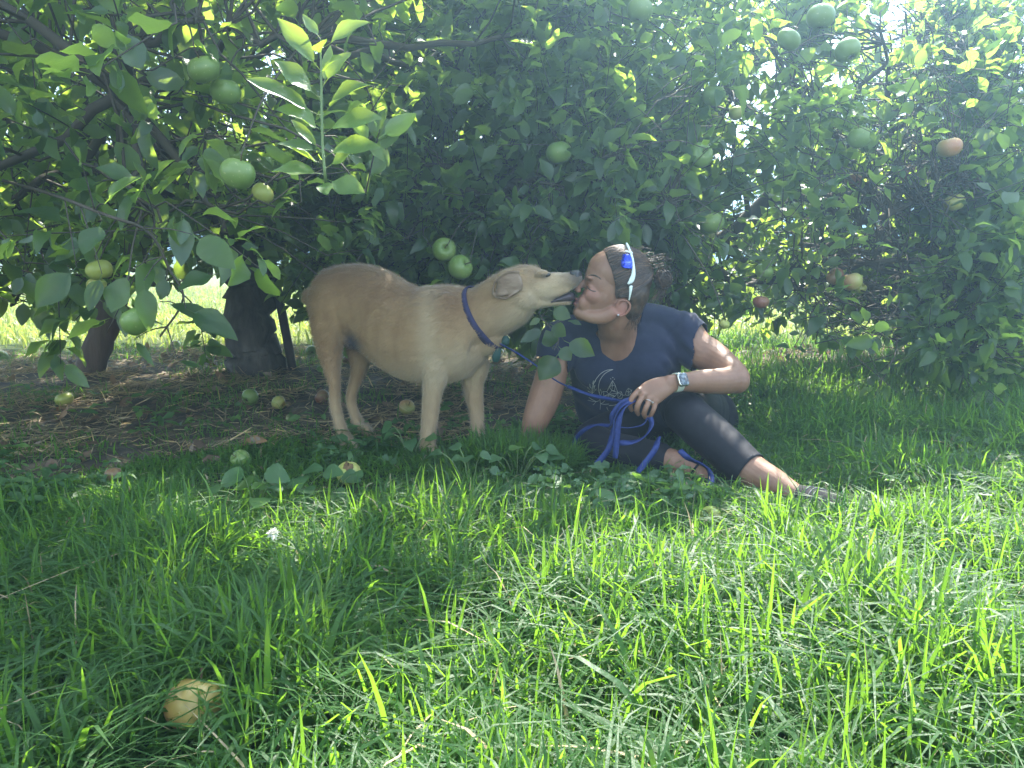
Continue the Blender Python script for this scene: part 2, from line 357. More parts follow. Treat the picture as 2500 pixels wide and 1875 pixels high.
def v4(v, r): return (v[0], v[1], v[2], r)
lt = G(*D1(556, 800)); T0 = Vector((lt.x, lt.y, -.05)); fork = W(*D1(528, 505), lt.y - .05)
tr_left, sk_left = grow('apple_tree', 'apple tree with the thick grooved trunk and low overhanging boughs left of the dog',
    [v4(T0, .160), v4(T0 + Vector((-.02, 0, .12)), .136), v4(W(*D1(545, 660), lt.y), .122), v4(W(*D1(537, 560), lt.y), .118), v4(fork, .128), v4(fork + Vector((-.03, 0, .12)), .10)],
    [[v4(fork, .09), v4(W(*D1(590, 490), 3.98), .045), v4(W(*D1(680, 487), 3.9), .036), v4(W(*D1(790, 470), 3.8), .028), v4(W(*D1(900, 400), 3.7), .014)],
     [v4(fork, .10), v4(W(*D1(570, 430), 3.9), .06), v4(W(*D1(640, 330), 3.5), .04), v4(W(*D1(700, 180), 3.0), .03), v4(W(*D1(700, 20), 2.6), .016)],
     [v4(fork, .10), v4(W(*D1(440, 440), 3.7), .06), v4(W(*D1(250, 380), 3.2), .04), v4(W(*D1(60, 345), 2.8), .028), v4(W(*D1(-150, 300), 2.6), .015)],
     [v4(fork, .11), v4((-1.4, 3.6, 1.2), .07), v4((-1.2, 2.9, 1.8), .045), v4((-.9, 2.3, 2.2), .02)],
     [v4(fork, .11), v4((-1.2, 4.3, 1.4), .075), v4((-1.1, 4.6, 2.2), .05), v4((-1.0, 4.7, 3.0), .02)],
     [v4(fork, .10), v4((-1.9, 4.2, 1.2), .06), v4((-2.5, 4.3, 1.6), .04), v4((-3.1, 4.4, 1.9), .018)],
     [v4(fork, .09), v4((-1.35, 3.2, 1.0), .05), v4((-1.15, 2.4, 1.05), .03), v4((-.9, 1.9, 1.0), .014)]],
    dens_left, ((-3.5, 1.5, .3), (.9, 6.2, 3.4)), 4000, 11, .074, (9, 16), nsec=150)
tr_mid, sk_mid = grow('apple_tree', 'apple tree full of sunlit leaves and apples behind the seated woman',
    [(.87, 4.45, -.05, .13), (.86, 4.42, .25, .10), (.84, 4.4, .6, .095), (.8, 4.4, .8, .08)],
    [[(.8, 4.4, .75, .07), (.35, 4.1, 1.1, .05), (.1, 3.7, 1.5, .035), (-.1, 3.5, 1.9, .015)],
     [(.8, 4.4, .75, .07), (1.1, 4.2, 1.4, .05), (1.35, 4.0, 1.8, .04), (1.5, 4.0, 2.4, .015)],
     [(.8, 4.4, .7, .06), v4(W(*D1(1560, 520), 3.9), .045), v4(W(*D1(1700, 390), 3.7), .035), v4(W(*D1(1800, 350), 3.6), .026), v4(W(*D1(1960, 320), 3.5), .012)],
     [(.8, 4.4, .65, .05), v4(W(*D1(1500, 560), 3.7), .035), v4(W(*D1(1600, 610), 3.5), .022), v4(W(*D1(1720, 600), 3.3), .010)],
     [(.8, 4.4, .75, .06), (.6, 4.9, 1.4, .05), (.5, 5.2, 2.1, .03)],
     [(.8, 4.4, .7, .06), (1.5, 4.9, 1.2, .045), (2.1, 5.2, 1.5, .02)],
     [(.8, 4.4, .7, .05), (.5, 3.9, .9, .035), (.2, 3.3, .95, .02), (-.05, 3.0, .85, .01)]],
    dens_mid, ((-1.2, 2.6, .1), (3, 6.4, 2.8)), 4800, 12, .069, (9, 15), nsec=120)
tr_right, sk_right = grow('apple_tree', 'young apple tree with a thin trunk at the row end, crown open to sky',
    [v4(G(*D1(2172, 762)), .07), v4(W(*D1(2170, 720), 4.74), .052), (3.05, 4.8, .6, .045), (3.0, 4.8, 1.2, .03)],
    [[(3.05, 4.8, .5, .035), (2.6, 4.4, .8, .025), (2.2, 4.0, 1.0, .01)], [(3.03, 4.8, .8, .035), (2.7, 4.6, 1.4, .025), (2.5, 4.5, 2.0, .01)],
     [(3.05, 4.8, .6, .03), (3.6, 4.6, 1.0, .02), (4.1, 4.6, 1.2, .01)], [(3.03, 4.8, .7, .03), (3.0, 4.2, 1.1, .02), (2.8, 3.6, 1.3, .01)]],
    dens_right, ((1.2, 3.0, .1), (5, 6.8, 2.5)), 2000, 13, .065, (9, 15), nsec=60)

# ---------------------------------------------------------------- grass
def blades(x, y, h, wd, rg, lean=.5, K=5, z0=None):
    N = len(x); th = rg.random(N) * 6.28; ld = np.stack([np.cos(th), np.sin(th), np.zeros(N)], -1)
    fa = th + rg.normal(1.57, .5, N); sd_ = np.stack([np.cos(fa), np.sin(fa), np.zeros(N)], -1)
    u = np.linspace(0, 1, K)[None, :]
    le = np.abs(rg.normal(lean, lean * .7, N)); le = np.where(rg.random(N) < .22, le + .7, le)[:, None]; bend = le * u ** (1.2 + 1.2 * rg.random((N, 1)))
    z = h[:, None] * u * (1 - .42 * np.clip(bend, 0, 1.3) * u); hor = h[:, None] * bend * .8
    c = np.stack([x, y, (gz(x, y) if z0 is None else z0) - .006], -1)[:, None] + ld[:, None] * hor[..., None]; c[..., 2] += z
    prof = np.array([.75, 1, .9, .62, .04]) if K == 5 else np.array([.85, 1, .7, .05])
    sd_ = sd_ + rg.normal(0, .25, (N, 3)); c[:, 1:] += (rg.normal(0, .06, (N, 1, 3)) * h[:, None, None]) * u[:, 1:, None] ** 2
    half = (wd[:, None] * .5 * prof)[..., None] * sd_[:, None]
    V = np.stack([c - half, c + half], 2)
    A = {'tint': np.repeat(np.clip(rg.random(N) * .55 + .55 * vnoise(x, y, 1.7, 61), 0, 1), K * 2), 'across': np.ones(N * K * 2)}
    return V.reshape(-1, 3), strips(N, K, 2), A
def merge(parts):
    V, F = join([(p[0], p[1]) for p in parts]); A = {k: np.concatenate([p[2][k] for p in parts]) for k in parts[0][2]}; return V, F, A
rg = np.random.default_rng(5)
def scatter(n, xr, yr, keep):
    x = rg.uniform(*xr, n); y = rg.uniform(*yr, n); k = rg.random(n) < keep(x, y); return x[k], y[k]
infr = lambda x, y, e=.5: np.abs(x) < (.69 * np.maximum(y, .2) + e)
P = []
def low(x, y):
    "shorter grass towards the bare strip and where the woman and the dog press it down"
    a = 1 - .62 * sstep(1.55, 2.05, y) * (1 - sstep(.75, 1.05, x)); b = 1 - .7 * np.exp(-(((x - .50) / .42) ** 2 + ((y - 2.15) / .30) ** 2) ** 2)
    f = np.minimum(a, b)
    for cx, cy, rx, ry, k in ((.78, 1.84, .20, .17, .78), (G(482, 1792).x, G(482, 1792).y - .10, .085, .14, .93), (G(672, 1425).x, G(672, 1425).y - .09, .07, .12, .8), (G(1732, 1278).x, G(1732, 1278).y - .06, .07, .08, .6), (.62, 2.05, .16, .10, .6),
                              (G(420, 1200).x, G(420, 1200).y, .35, .10, .35), (G(850, 1200).x, G(850, 1200).y, .10, .12, .5)):
        f = f * (1 - k * np.exp(-(((x - cx) / rx) ** 2 + ((y - cy) / ry) ** 2)))
    return f
def clumpf(x, y): return .25 + .75 * sstep(.25, .7, vnoise(x, y, 6, 41))
x, y = scatter(280000, (-2.4, 3.2), (.45, 2.6), lambda x, y: infr(x, y) * (1 - soil(x, y) * .96) * clumpf(x, y))
hh = (1 + .25 * sstep(1.5, 1.0, y)) * low(x, y) * (.045 + .095 * rg.random(len(x)) ** 1.2) * (.45 + 1.1 * vnoise(x, y, 4.2, 42)); P.append(blades(x, y, hh, .0032 + .0036 * rg.random(len(x)), rg, .85))
x, y = scatter(9000, (-2.2, 3.0), (.5, 2.6), lambda x, y: infr(x, y) * (1 - soil(x, y)))
P.append(blades(x, y, low(x, y) * (.09 + .12 * rg.random(len(x))), .0035 + .0032 * rg.random(len(x)), rg, .9))
x, y = scatter(90000, (.3, 4.2), (2.4, 5.2), lambda x, y: infr(x, y) * (1 - soil(x, y) * .93) * clumpf(x, y))
P.append(blades(x, y, .07 + .12 * rg.random(len(x)), .004 + .004 * rg.random(len(x)), rg, .6, 4) if 0 else blades(x, y, low(x, y) * (.07 + .12 * rg.random(len(x))), .004 + .004 * rg.random(len(x)), rg, .6))
x, y = scatter(26000, (-3.2, 1.2), (2.0, 5.2), lambda x, y: infr(x, y) * (.10 + .90 * sstep(.42, .68, vnoise(x, y, 3, 43))) * .6)
P.append(blades(x, y, .03 + .07 * rg.random(len(x)), .002 + .002 * rg.random(len(x)), rg, .7))
a_ = rg.random(2600) * 6.28; r_ = np.sqrt(rg.random(2600)); x, y = .03 + .17 * r_ * np.cos(a_), 2.2 + .10 * r_ * np.sin(a_)
P.append(blades(x, y, .06 + .075 * rg.random(len(x)), .003 + .003 * rg.random(len(x)), rg, .5))
V, F, A = merge(P)
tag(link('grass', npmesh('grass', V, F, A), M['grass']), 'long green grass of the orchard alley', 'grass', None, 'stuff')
x, y = scatter(5000, (-2.2, 3.2), (.45, 3.6), lambda x, y: infr(x, y) * (1 - soil(x, y) * .7) * .5)
V, F, A = blades(x, y, low(x, y) * (.05 + .12 * rg.random(len(x))), .0025 + .003 * rg.random(len(x)), rg, 1.1)
tag(link('dry_stalks', npmesh('dry_stalks', V, F, A), M['straw']), 'dead straw coloured blades among the green grass', 'dry grass', None, 'stuff')
x, y = scatter(60000, (-9, 10), (5.0, 13), lambda x, y: infr(x, y, 1.5) * (1 - soil(x, y)))
V, F, A = blades(x, y, .06 + .12 * rg.random(len(x)), .006 + .008 * rg.random(len(x)), rg, .6)
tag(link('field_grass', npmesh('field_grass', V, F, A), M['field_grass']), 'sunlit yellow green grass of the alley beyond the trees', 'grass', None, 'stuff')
# straw and dry litter on the bare strip
x, y = scatter(60000, (-3.4, 4), (2.0, 5.3), lambda x, y: infr(x, y) * soil(x, y) * (.15 + .85 * sstep(.4, .7, vnoise(x, y, 4, 44))))
N = len(x); th = rg.random(N) * 6.28; d = np.stack([np.cos(th), np.sin(th), rg.normal(0, .18, N)], -1)
b0 = np.stack([x, y, gz(x, y) + .006 + .012 * rg.random(N)], -1)
V, F, A = leaves(b0, d, np.array([0, 0, 1.]) + rg.normal(0, .5, (N, 3)), .03 + .09 * rg.random(N) ** 2, .0022 + .003 * rg.random(N), rg.normal(0, .2, N), rg, FU, np.array([.7, 1, 1, .9, .3]))
tag(link('straw_litter', npmesh('straw_litter', V, F, A), M['straw']), 'dry straw and stalks on the bare soil', 'straw', None, 'stuff')
x, y = scatter(800, (-3.2, 2), (1.9, 5.2), lambda x, y: infr(x, y) * np.clip(soil(x, y) + .06, 0, 1) * .8)
N = len(x); th = rg.random(N) * 6.28; d = np.stack([np.cos(th), np.sin(th), rg.normal(0, .25, N)], -1)
ln = .03 + .035 * rg.random(N)
V, F, A = leaves(np.stack([x, y, gz(x, y) + .012], -1), d, np.array([0, 0, 1.]) + rg.normal(0, .5, (N, 3)), ln, ln * .55, rg.normal(0, .5, N), rg)
tag(link('leaf_litter', npmesh('leaf_litter', V, F, A), M['dead_leaf']), 'curled brown fallen leaves on the soil', 'fallen leaves', None, 'stuff')
# ---------------------------------------------------------------- organic bodies: lofts and ellipsoids fused into one skin
from mathutils.bvhtree import BVHTree
def loft(secs, n=24, m=20, ctrl=True):
    "closed tube; secs = (centre, side axis, half along side, half across) ; the other axis is tangent x side"
    c = np.array([s[0] for s in secs], float); sd_ = np.array([s[1] for s in secs], float)
    r = np.array([[s[2], s[3]] for s in secs], float)
    if ctrl: al = spline(np.hstack([c, sd_, r]), n); c, sd_, r = al[:, :3], al[:, 3:6], np.maximum(al[:, 6:8], .002)
    t = nrm(np.gradient(c, axis=0)); sd_ = nrm(sd_ - t * (sd_ * t).sum(1, keepdims=True)); b = np.cross(t, sd_)
    # rounded ends
    k = 4; e = np.sin(np.linspace(0, np.pi / 2, k + 1))[:-1]; w_ = np.cos(np.linspace(0, np.pi / 2, k + 1))
    def cap(i, sg):
        h = r[i].min(); return [(c[i] + sg * t[i] * h * math.sin(a), sd_[i], b[i], r[i] * max(math.cos(a), .02)) for a in np.linspace(0, np.pi / 2, 5)[1:]]
    rows = cap(0, -1)[::-1] + [(c[i], sd_[i], b[i], r[i]) for i in range(len(c))] + cap(len(c) - 1, 1)
    th = np.arange(m) * 2 * np.pi / m
    V = np.concatenate([q[0] + np.cos(th)[:, None] * q[1] * q[3][0] + np.sin(th)[:, None] * q[2] * q[3][1] for q in rows])
    K = len(rows); F = strips(1, K, m, True)
    V = np.vstack([V, rows[0][0], rows[-1][0]]); j = np.arange(m)
    f0 = np.stack([j, (j + 1) % m, np.full(m, K * m)], 1)[:, [1, 0, 2]]; f1 = np.stack([(K - 1) * m + j, (K - 1) * m + (j + 1) % m, np.full(m, K * m + 1)], 1)
    return V, F, np.vstack([f0, f1])
def ellip(c, ax, n=16):
    "ax: three half-axis vectors"
    th = np.linspace(0, np.pi, n)[1:-1]; ph = np.arange(2 * n) * np.pi / n
    u = np.stack([np.outer(np.sin(th), np.cos(ph)), np.outer(np.sin(th), np.sin(ph)), np.outer(np.cos(th), np.ones(2 * n))], -1).reshape(-1, 3)
    u = np.vstack([u, [0, 0, 1], [0, 0, -1]]); V = np.array(c) + u @ np.array(ax, float)
    K, m = n - 2, 2 * n; F = strips(1, K, m, True); j = np.arange(m)
    T = np.vstack([np.stack([j, (j + 1) % m, np.full(m, K * m)], 1), np.stack([(K - 1) * m + j, (K - 1) * m + (j + 1) % m, np.full(m, K * m + 1)], 1)])
    return V, F, T
def solid(pieces):
    Vs, Q, T, o = [], [], [], 0
    for V, F, t in pieces: Vs.append(V); Q.append(F + o); T.append(t + o); o += len(V)
    return np.vstack(Vs), [np.vstack(Q), np.vstack(T)]
def fuse(pieces, voxel, smooth=6, fac=.5):
    "one continuous watertight skin; returns V, quads"
    V, F = solid(pieces); me = npmesh('tmp', V, F)
    o = bpy.data.objects.new('tmp', me); COL.objects.link(o)
    md = o.modifiers.new('r', 'REMESH'); md.mode = 'VOXEL'; md.voxel_size = voxel; md.adaptivity = 0
    s = o.modifiers.new('s', 'SMOOTH'); s.factor = fac; s.iterations = smooth
    dg = bpy.context.evaluated_depsgraph_get(); ev = o.evaluated_get(dg); m2 = ev.to_mesh()
    V = np.empty(len(m2.vertices) * 3, np.float32); m2.vertices.foreach_get('co', V)
    F = np.empty(len(m2.loops), np.int32); m2.loops.foreach_get('vertex_index', F); F = F.reshape(-1, 4)
    ev.to_mesh_clear(); bpy.data.objects.remove(o); bpy.data.meshes.remove(me)
    V = V.reshape(-1, 3)
    # keep the largest connected skin only
    lab = np.arange(len(V))
    for _ in range(4000):
        mn = lab[F].min(1); old = lab.copy()
        np.minimum.at(lab, F.ravel(), np.repeat(mn, 4)); lab = lab[lab]
        if (old == lab).all(): break
    u, cnt = np.unique(lab[F[:, 0]], return_counts=True); F = F[lab[F[:, 0]] == u[cnt.argmax()]]
    return cut(V, F, np.ones(len(V), bool))
def cut(V, F, keep):
    "drop faces whose corners are not all kept"
    F = F[keep[F].all(1)]; ids = np.unique(F); mp_ = np.full(len(V), -1); mp_[ids] = np.arange(len(ids)); return V[ids], mp_[F].astype(np.int32)
def trim(V, F, f, it=3):
    "keep the part of a shell where f > 0 and draw its rim onto f = 0, so that hems run clean"
    V, F = cut(V, F, f(V) > 0)
    e = np.concatenate([F[:, [i, (i + 1) % 4]] for i in range(4)]); key = np.sort(e, 1); u, cnt = np.unique(key, axis=0, return_counts=True)
    bi = np.unique(u[cnt == 1]); V = V.copy()
    for _ in range(it):
        p = V[bi]; f0 = f(p); h = 1e-4
        g = np.stack([(f(p + h * np.eye(3)[k]) - f0) / h for k in range(3)], -1); st = g * (f0 / np.maximum((g * g).sum(1), 1e-6))[:, None]
        ln = np.linalg.norm(st, axis=1, keepdims=True); st *= np.minimum(1, .012 / np.maximum(ln, 1e-9)); st *= (np.abs(f0) < .03)[:, None]; V[bi] = p - st
    return V, F
def vnormals(V, F):
    n = np.cross(V[F[:, 2]] - V[F[:, 0]], V[F[:, 3]] - V[F[:, 1]]); N = np.zeros_like(V)
    for k in range(4): np.add.at(N, F[:, k], n)
    return nrm(N)
def thick(V, F, t):
    "give an open shell thickness inwards"
    N = vnormals(V, F); n = len(V); V2 = np.vstack([V, V - N * t]); F2 = F[:, ::-1] + n
    e = np.concatenate([F[:, [i, (i + 1) % 4]] for i in range(4)]); key = np.sort(e, 1); _, inv_, cnt = np.unique(key, axis=0, return_inverse=True, return_counts=True)
    b = e[cnt[inv_.ravel()] == 1]
    R_ = np.stack([b[:, 1], b[:, 0], b[:, 0] + n, b[:, 1] + n], 1) if len(b) else np.zeros((0, 4), int)
    return V2, np.vstack([F, F2, R_]).astype(np.int32)
def blob(V, c, r): return np.exp(-(((V - np.array(c)) / r) ** 2).sum(-1))
def fbm(V, s, seed=0):
    return (np.sin(V[:, 0] * s + seed) * np.sin(V[:, 1] * s * 1.3 + seed * 2) + .6 * np.sin(V[:, 2] * s * 2.1 + V[:, 0] * s * .7 + seed * 3)) / 1.6
def ribbon(pts, nrmls, width, th=.0025, n=60):
    "flat strap along a spline; nrmls give the flat side"
    P = spline(pts, n); N = spline(nrmls, n); t = nrm(np.gradient(P, axis=0)); s = nrm(np.cross(t, N)); N = np.cross(s, t)
    w_ = width / 2
    V = np.stack([P - s * w_ - N * th / 2, P + s * w_ - N * th / 2, P + s * w_ + N * th / 2, P - s * w_ + N * th / 2], 1).reshape(-1, 3)
    F = strips(1, n, 4, True); a = np.array([[3, 2, 1, 0], [(n - 1) * 4, (n - 1) * 4 + 1, (n - 1) * 4 + 2, (n - 1) * 4 + 3]])
    return V, np.vstack([F, a])
# ---------------------------------------------------------------- the dog
def dcen(x): return 2.52 - .12 * (x - 300) / 850
def Z1(x, y, lat=0.0):
    "point of the dog from the enlarged view; lat metres off its middle, towards the camera positive"
    d = dcen(x) - lat * .96
    p = W(700 + x / 2.765, 580 + y / 2.765, d); return np.array(p)
DL = np.array([-math.sin(R(16)), -math.cos(R(16)), 0])       # the dog's right, towards the camera
K1 = 2.45 / FPX / 2.765                                        # metres per pixel of that view
def lf(rows, lat, n=28):
    "leg or trunk sections: (x, y, half px in the picture plane, half m sideways)"
    return loft([(Z1(x, y, lat if not callable(lat) else lat(y)), DL, b, a * K1) for x, y, a, b in rows], n)
dp = []
trunk_rows = [(185, 400, 70, .045), (230, 410, 170, .075), (320, 415, 225, .092), (430, 430, 258, .094), (560, 468, 280, .090), (700, 568, 298, .100), (850, 648, 315, .112), (1000, 655, 330, .116), (1130, 640, 318, .112), (1240, 630, 285, .096), (1320, 640, 225, .078), (1362, 680, 130, .05)]
dp.append(loft([(Z1(x, y), DL, b, a * K1) for x, y, a, b in trunk_rows], 48, 28))
# shoulders, rump
for lat in (.065, -.065):
    dp.append(ellip(Z1(1080, 640, lat), [K1 * 140 * np.array([1, 0, -.2]), DL * .048, K1 * 260 * np.array([.1, 0, 1])]))
    dp.append(ellip(Z1(330, 480, lat * .8), [K1 * 150 * np.array([1, 0, -.1]), DL * .05, K1 * 210 * np.array([.1, 0, 1])]))
dp.append(ellip(Z1(475, 665), [K1 * 95 * np.array([1, 0, -.3]), DL * .055, K1 * 85 * np.array([.2, 0, 1])]))
dp.append(ellip(Z1(1275, 720), [K1 * 105 * np.array([1, 0, 0]), DL * .068, K1 * 175 * np.array([.2, 0, 1])]))
# hind legs
dp.append(lf([(300, 400, 150, .055), (292, 500, 138, .058), (285, 600, 126, .055), (292, 700, 97, .046), (300, 800, 73, .036), (312, 900, 53, .028), (326, 1000, 37, .022), (325, 1090, 37, .022), (340, 1190, 37, .021), (372, 1290, 34, .021), (402, 1360, 42, .026)], lambda y: .055 + .035 * min(1, max(0, (y - 700) / 500))))
dp.append(lf([(470, 480, 120, .05), (490, 650, 105, .05), (497, 780, 88, .042), (495, 860, 64, .034), (472, 950, 47, .026), (440, 1040, 38, .022), (436, 1110, 34, .02), (456, 1180, 32, .02), (482, 1245, 40, .025)], lambda y: -.05 - .03 * min(1, max(0, (y - 700) / 400))))
# forelegs
dp.append(lf([(1040, 640, 110, .045), (1015, 850, 97, .045), (1003, 950, 82, .037), (988, 1020, 70, .031), (978, 1100, 62, .027), (967, 1200, 57, .024), (958, 1300, 52, .023), (954, 1390, 54, .024), (960, 1440, 58, .03)], .07))
dp.append(lf([(1250, 700, 105, .045), (1278, 880, 88, .042), (1260, 960, 78, .035), (1262, 1050, 67, .029), (1277, 1150, 54, .024), (1287, 1250, 48, .022), (1295, 1330, 46, .022), (1302, 1390, 52, .028)], -.065))
# paws with toes
def paw(x, y, lat, s=1.0, fx=1.0):
    dp.append(ellip(Z1(x, y, lat), [K1 * 52 * s * np.array([1, 0, -.35]), DL * .03, K1 * 34 * s * np.array([.3, 0, 1])]))
    for i, (l, ex) in enumerate(((-.024, -4), (-.008, 10), (.009, 8), (.025, -8))):
        dp.append(loft([(Z1(x - 8 + ex, y - 8, lat + l), DL, .0095, .012), (Z1(x + (26 + ex) * fx, y + 6, lat + l * 1.08), DL, .0098, .0125), (Z1(x + (48 + ex) * fx, y + 24, lat + l * 1.1), DL, .008, .009)], 8, 12))
paw(420, 1395, .088); paw(507, 1278, -.08); paw(985, 1450, .07); paw(1325, 1395, -.065)
# neck and head
nk = lambda x, y, tx, ty, a, b: (Z1(x, y), DL, b, a * K1)
dp.append(loft([(Z1(1130, 600), DL, .085, 250 * K1), (Z1(1235, 560), DL, .082, 222 * K1), (Z1(1325, 525), DL, .074, 192 * K1), (Z1(1420, 470), DL, .071, 188 * K1), (Z1(1520, 405), DL, .070, 182 * K1), (Z1(1600, 350), DL, .066, 150 * K1)], 26, 24))
XH = lambda x, y, lat=0: Z1(x, y, lat)
ex_, ez_ = np.array([1., 0, 0]), np.array([0., 0, 1.])
dp.append(ellip(XH(1620, 310), [K1 * 150 * (ex_ - .1 * ez_), DL * .066, K1 * 118 * (ez_ + .1 * ex_)]))            # skull
dp.append(ellip(XH(1560, 300), [K1 * 150 * ex_, DL * .058, K1 * 95 * ez_]))
for s in (1, -1):
    dp.append(ellip(XH(1620, 400, .035 * s), [K1 * 95 * ex_, DL * .034, K1 * 85 * ez_]))                          # cheeks
    dp.append(ellip(XH(1728, 243, .036 * s), [K1 * 40 * ex_, DL * .018, K1 * 24 * ez_]))                          # brows
dp.append(loft([(XH(1660, 330), DL, .056, 118 * K1), (XH(1740, 335), DL, .047, 98 * K1), (XH(1800, 318), DL, .041, 80 * K1), (XH(1870, 305), DL, .036, 66 * K1), (XH(1930, 288), DL, .031, 52 * K1), (XH(1955, 276), DL, .024, 38 * K1)], 22, 22))
dp.append(loft([(XH(1640, 420), DL, .044, 70 * K1), (XH(1740, 436), DL, .034, 36 * K1), (XH(1830, 440), DL, .027, 21 * K1), (XH(1905, 438), DL, .022, 16 * K1)], 18, 18))
for s in (1, -1): dp.append(loft([(XH(1700, 370, .03 * s), DL, .012, 60 * K1), (XH(1800, 365, .028 * s), DL, .010, 48 * K1), (XH(1890, 335, .022 * s), DL, .009, 36 * K1)], 10, 12))   # flews
# tail, held down behind
dp.append(loft([(Z1(240, 310, -.02), DL, .020, .020), (Z1(215, 400, -.03), DL, .016, .016), (Z1(218, 560, -.035), DL, .012, .012), (Z1(230, 760, -.02), DL, .010, .010), (Z1(270, 860, -.03), DL, .006, .006)], 20, 12))
V, F = fuse(dp, .0042, 5)
N = vnormals(V, F)
V = V + N * (fbm(V, 90, 1) * .0005 + fbm(V, 31, 4) * .0004)[:, None]
pale = np.clip(blob(V, Z1(955, 600, .12), (.035, .2, .16)) * .75 + blob(V, Z1(1200, 850, .05), (.12, .2, .08)) + blob(V, Z1(850, 930), (.2, .2, .07)) * .8 + blob(V, Z1(1700, 400, .05), (.07, .15, .05)) * .9 + blob(V, Z1(1850, 300, .05), (.06, .1, .04)) * .6
     + blob(V, Z1(1600, 560), (.1, .15, .06)) + sstep(.24, .08, V[:, 2]) * .7, 0, 1)
dark = np.clip(blob(V, Z1(470, 690, .03), (.032, .07, .036)) * 1.3, 0, 1)  # grey groin skin, with the shade between the thighs put into its colour
grey = np.clip(blob(V, Z1(1945, 275), (.034, .05, .024)) * .95 + blob(V, Z1(1860, 410), (.05, .06, .013)) * .9 + blob(V, Z1(1740, 258, .04), (.012, .03, .009)) * .6, 0, 1)
rust = np.clip(blob(V, Z1(430, 230), (.16, .2, .06)) * .9 + blob(V, Z1(800, 380), (.14, .2, .04)) * .6 + blob(V, Z1(1120, 420), (.07, .2, .06)) * .7 + blob(V, Z1(310, 850, .06), (.04, .1, .09)) * .5 + blob(V, Z1(1490, 500, .06), (.03, .1, .04)) * .35, 0, 1)
dog = empty('dog', Z1(700, 1400) * np.array([1, 1, 0]), 'tan short haired dog standing and licking the face of the seated woman', 'dog')
m = mat('dog_coat', rough=.75, spec=.25); b = bsdf(m); b.inputs['Sheen Weight'].default_value = .35; b.inputs['Sheen Roughness'].default_value = .5
t = node(m, 'TexCoord'); n1 = node(m, 'TexNoise', Scale=30, Detail=8); mpn = node(m, 'Mapping', Scale=(1, 1, .45)); lk(m, t, 'Object', mpn, 'Vector'); lk(m, mpn, 'Vector', n1, 'Vector')
base = ramp(m, n1, 'Fac', [(.3, (.235, .138, .058)), (.7, (.33, .212, .10))]); cur = base
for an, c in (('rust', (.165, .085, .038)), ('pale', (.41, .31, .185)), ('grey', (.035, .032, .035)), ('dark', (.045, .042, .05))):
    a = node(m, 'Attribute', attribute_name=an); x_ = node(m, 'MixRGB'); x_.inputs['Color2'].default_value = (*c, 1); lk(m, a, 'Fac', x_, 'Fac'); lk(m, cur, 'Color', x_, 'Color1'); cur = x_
lk(m, cur, 'Color', b, 'Base Color')
n2 = node(m, 'TexNoise', Scale=420, Detail=3); mp2 = node(m, 'Mapping', Scale=(.35, 1, .8)); lk(m, t, 'Object', mp2, 'Vector'); lk(m, mp2, 'Vector', n2, 'Vector')
bp = node(m, 'Bump', Strength=.5, Distance=.003); lk(m, n2, 'Fac', bp, 'Height'); lk(m, bp, 'Normal', b, 'Normal')
M['coat'] = m; M['dog_nose'] = mat('dog_nose', (.025, .022, .024), .35, .5); M['dog_eye'] = mat('dog_eye', (.012, .008, .006), .08, .6)
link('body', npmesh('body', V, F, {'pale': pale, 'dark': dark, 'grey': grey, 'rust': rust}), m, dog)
# short coat: fine hairs lying back along the body
rf = np.random.default_rng(17); fi = rf.integers(0, len(F), 60000); w_ = rf.dirichlet((1, 1, 1, 1), len(fi)); NV = vnormals(V, F)
b0 = (V[F[fi]] * w_[..., None]).sum(1); n0 = nrm((NV[F[fi]] * w_[..., None]).sum(1)); flow = np.array([-.8, .1, -.55]) + rf.normal(0, .22, (len(fi), 3)); legz = sstep(.30, .18, b0[:, 2])[:, None]; flow = flow * (1 - legz) + (np.array([-.1, 0, -1.]) + rf.normal(0, .15, (len(fi), 3))) * legz
flow = nrm(flow - n0 * (flow * n0).sum(1, keepdims=True)); ln = .009 + .009 * rf.random(len(fi)); ln *= np.where(b0[:, 0] > XH(1720, 300)[0], .45, 1)
sd2 = np.cross(flow, n0); s_ = np.array([0, .5, 1.0]); hw_ = np.array([.0007, .0006, .0001])
cc = b0[:, None] + (flow[:, None] * s_[:, None] + n0[:, None] * (.24 * s_ + .22 * s_ ** 2)[:, None]) * ln[:, None, None] - n0[:, None] * .0008
VV = np.stack([cc - sd2[:, None] * hw_[:, None], cc + sd2[:, None] * hw_[:, None]], 2).reshape(-1, 3)
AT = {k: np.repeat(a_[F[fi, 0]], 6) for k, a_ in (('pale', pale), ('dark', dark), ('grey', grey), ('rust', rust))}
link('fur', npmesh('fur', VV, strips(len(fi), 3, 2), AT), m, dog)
bv = BVHTree.FromPolygons(V.tolist(), F.tolist())
def onto(p, d, off=0.0):
    h = bv.ray_cast(Vector(p) - Vector(d) * .3, Vector(d)); return np.array(h[0] if h[0] else p) - np.array(d) * off
def piece(nm, pieces, mt, par, vox=.002, sm=3, attrs=None):
    V_, F_ = fuse(pieces, vox, sm); return link(nm, npmesh(nm, V_, F_, attrs(V_) if attrs else None), mt, par)
for s in (1, -1):
    e = onto(XH(1738, 256, .08 * s), -DL * s, -.003)
    piece('eye', [ellip(e, [.0095 * (ex_ + .35 * ez_), DL * .006, .0052 * (ez_ - .35 * ex_)])], M['dog_eye'], dog, .0012, 2)
piece('nose', [ellip(XH(1966, 262), [.011 * ex_ - .004 * ez_, DL * .021, .018 * ez_ + .003 * ex_]), ellip(XH(1950, 244), [.018 * ex_, DL * .019, .012 * ez_])], M['dog_nose'], dog, .0016, 4)
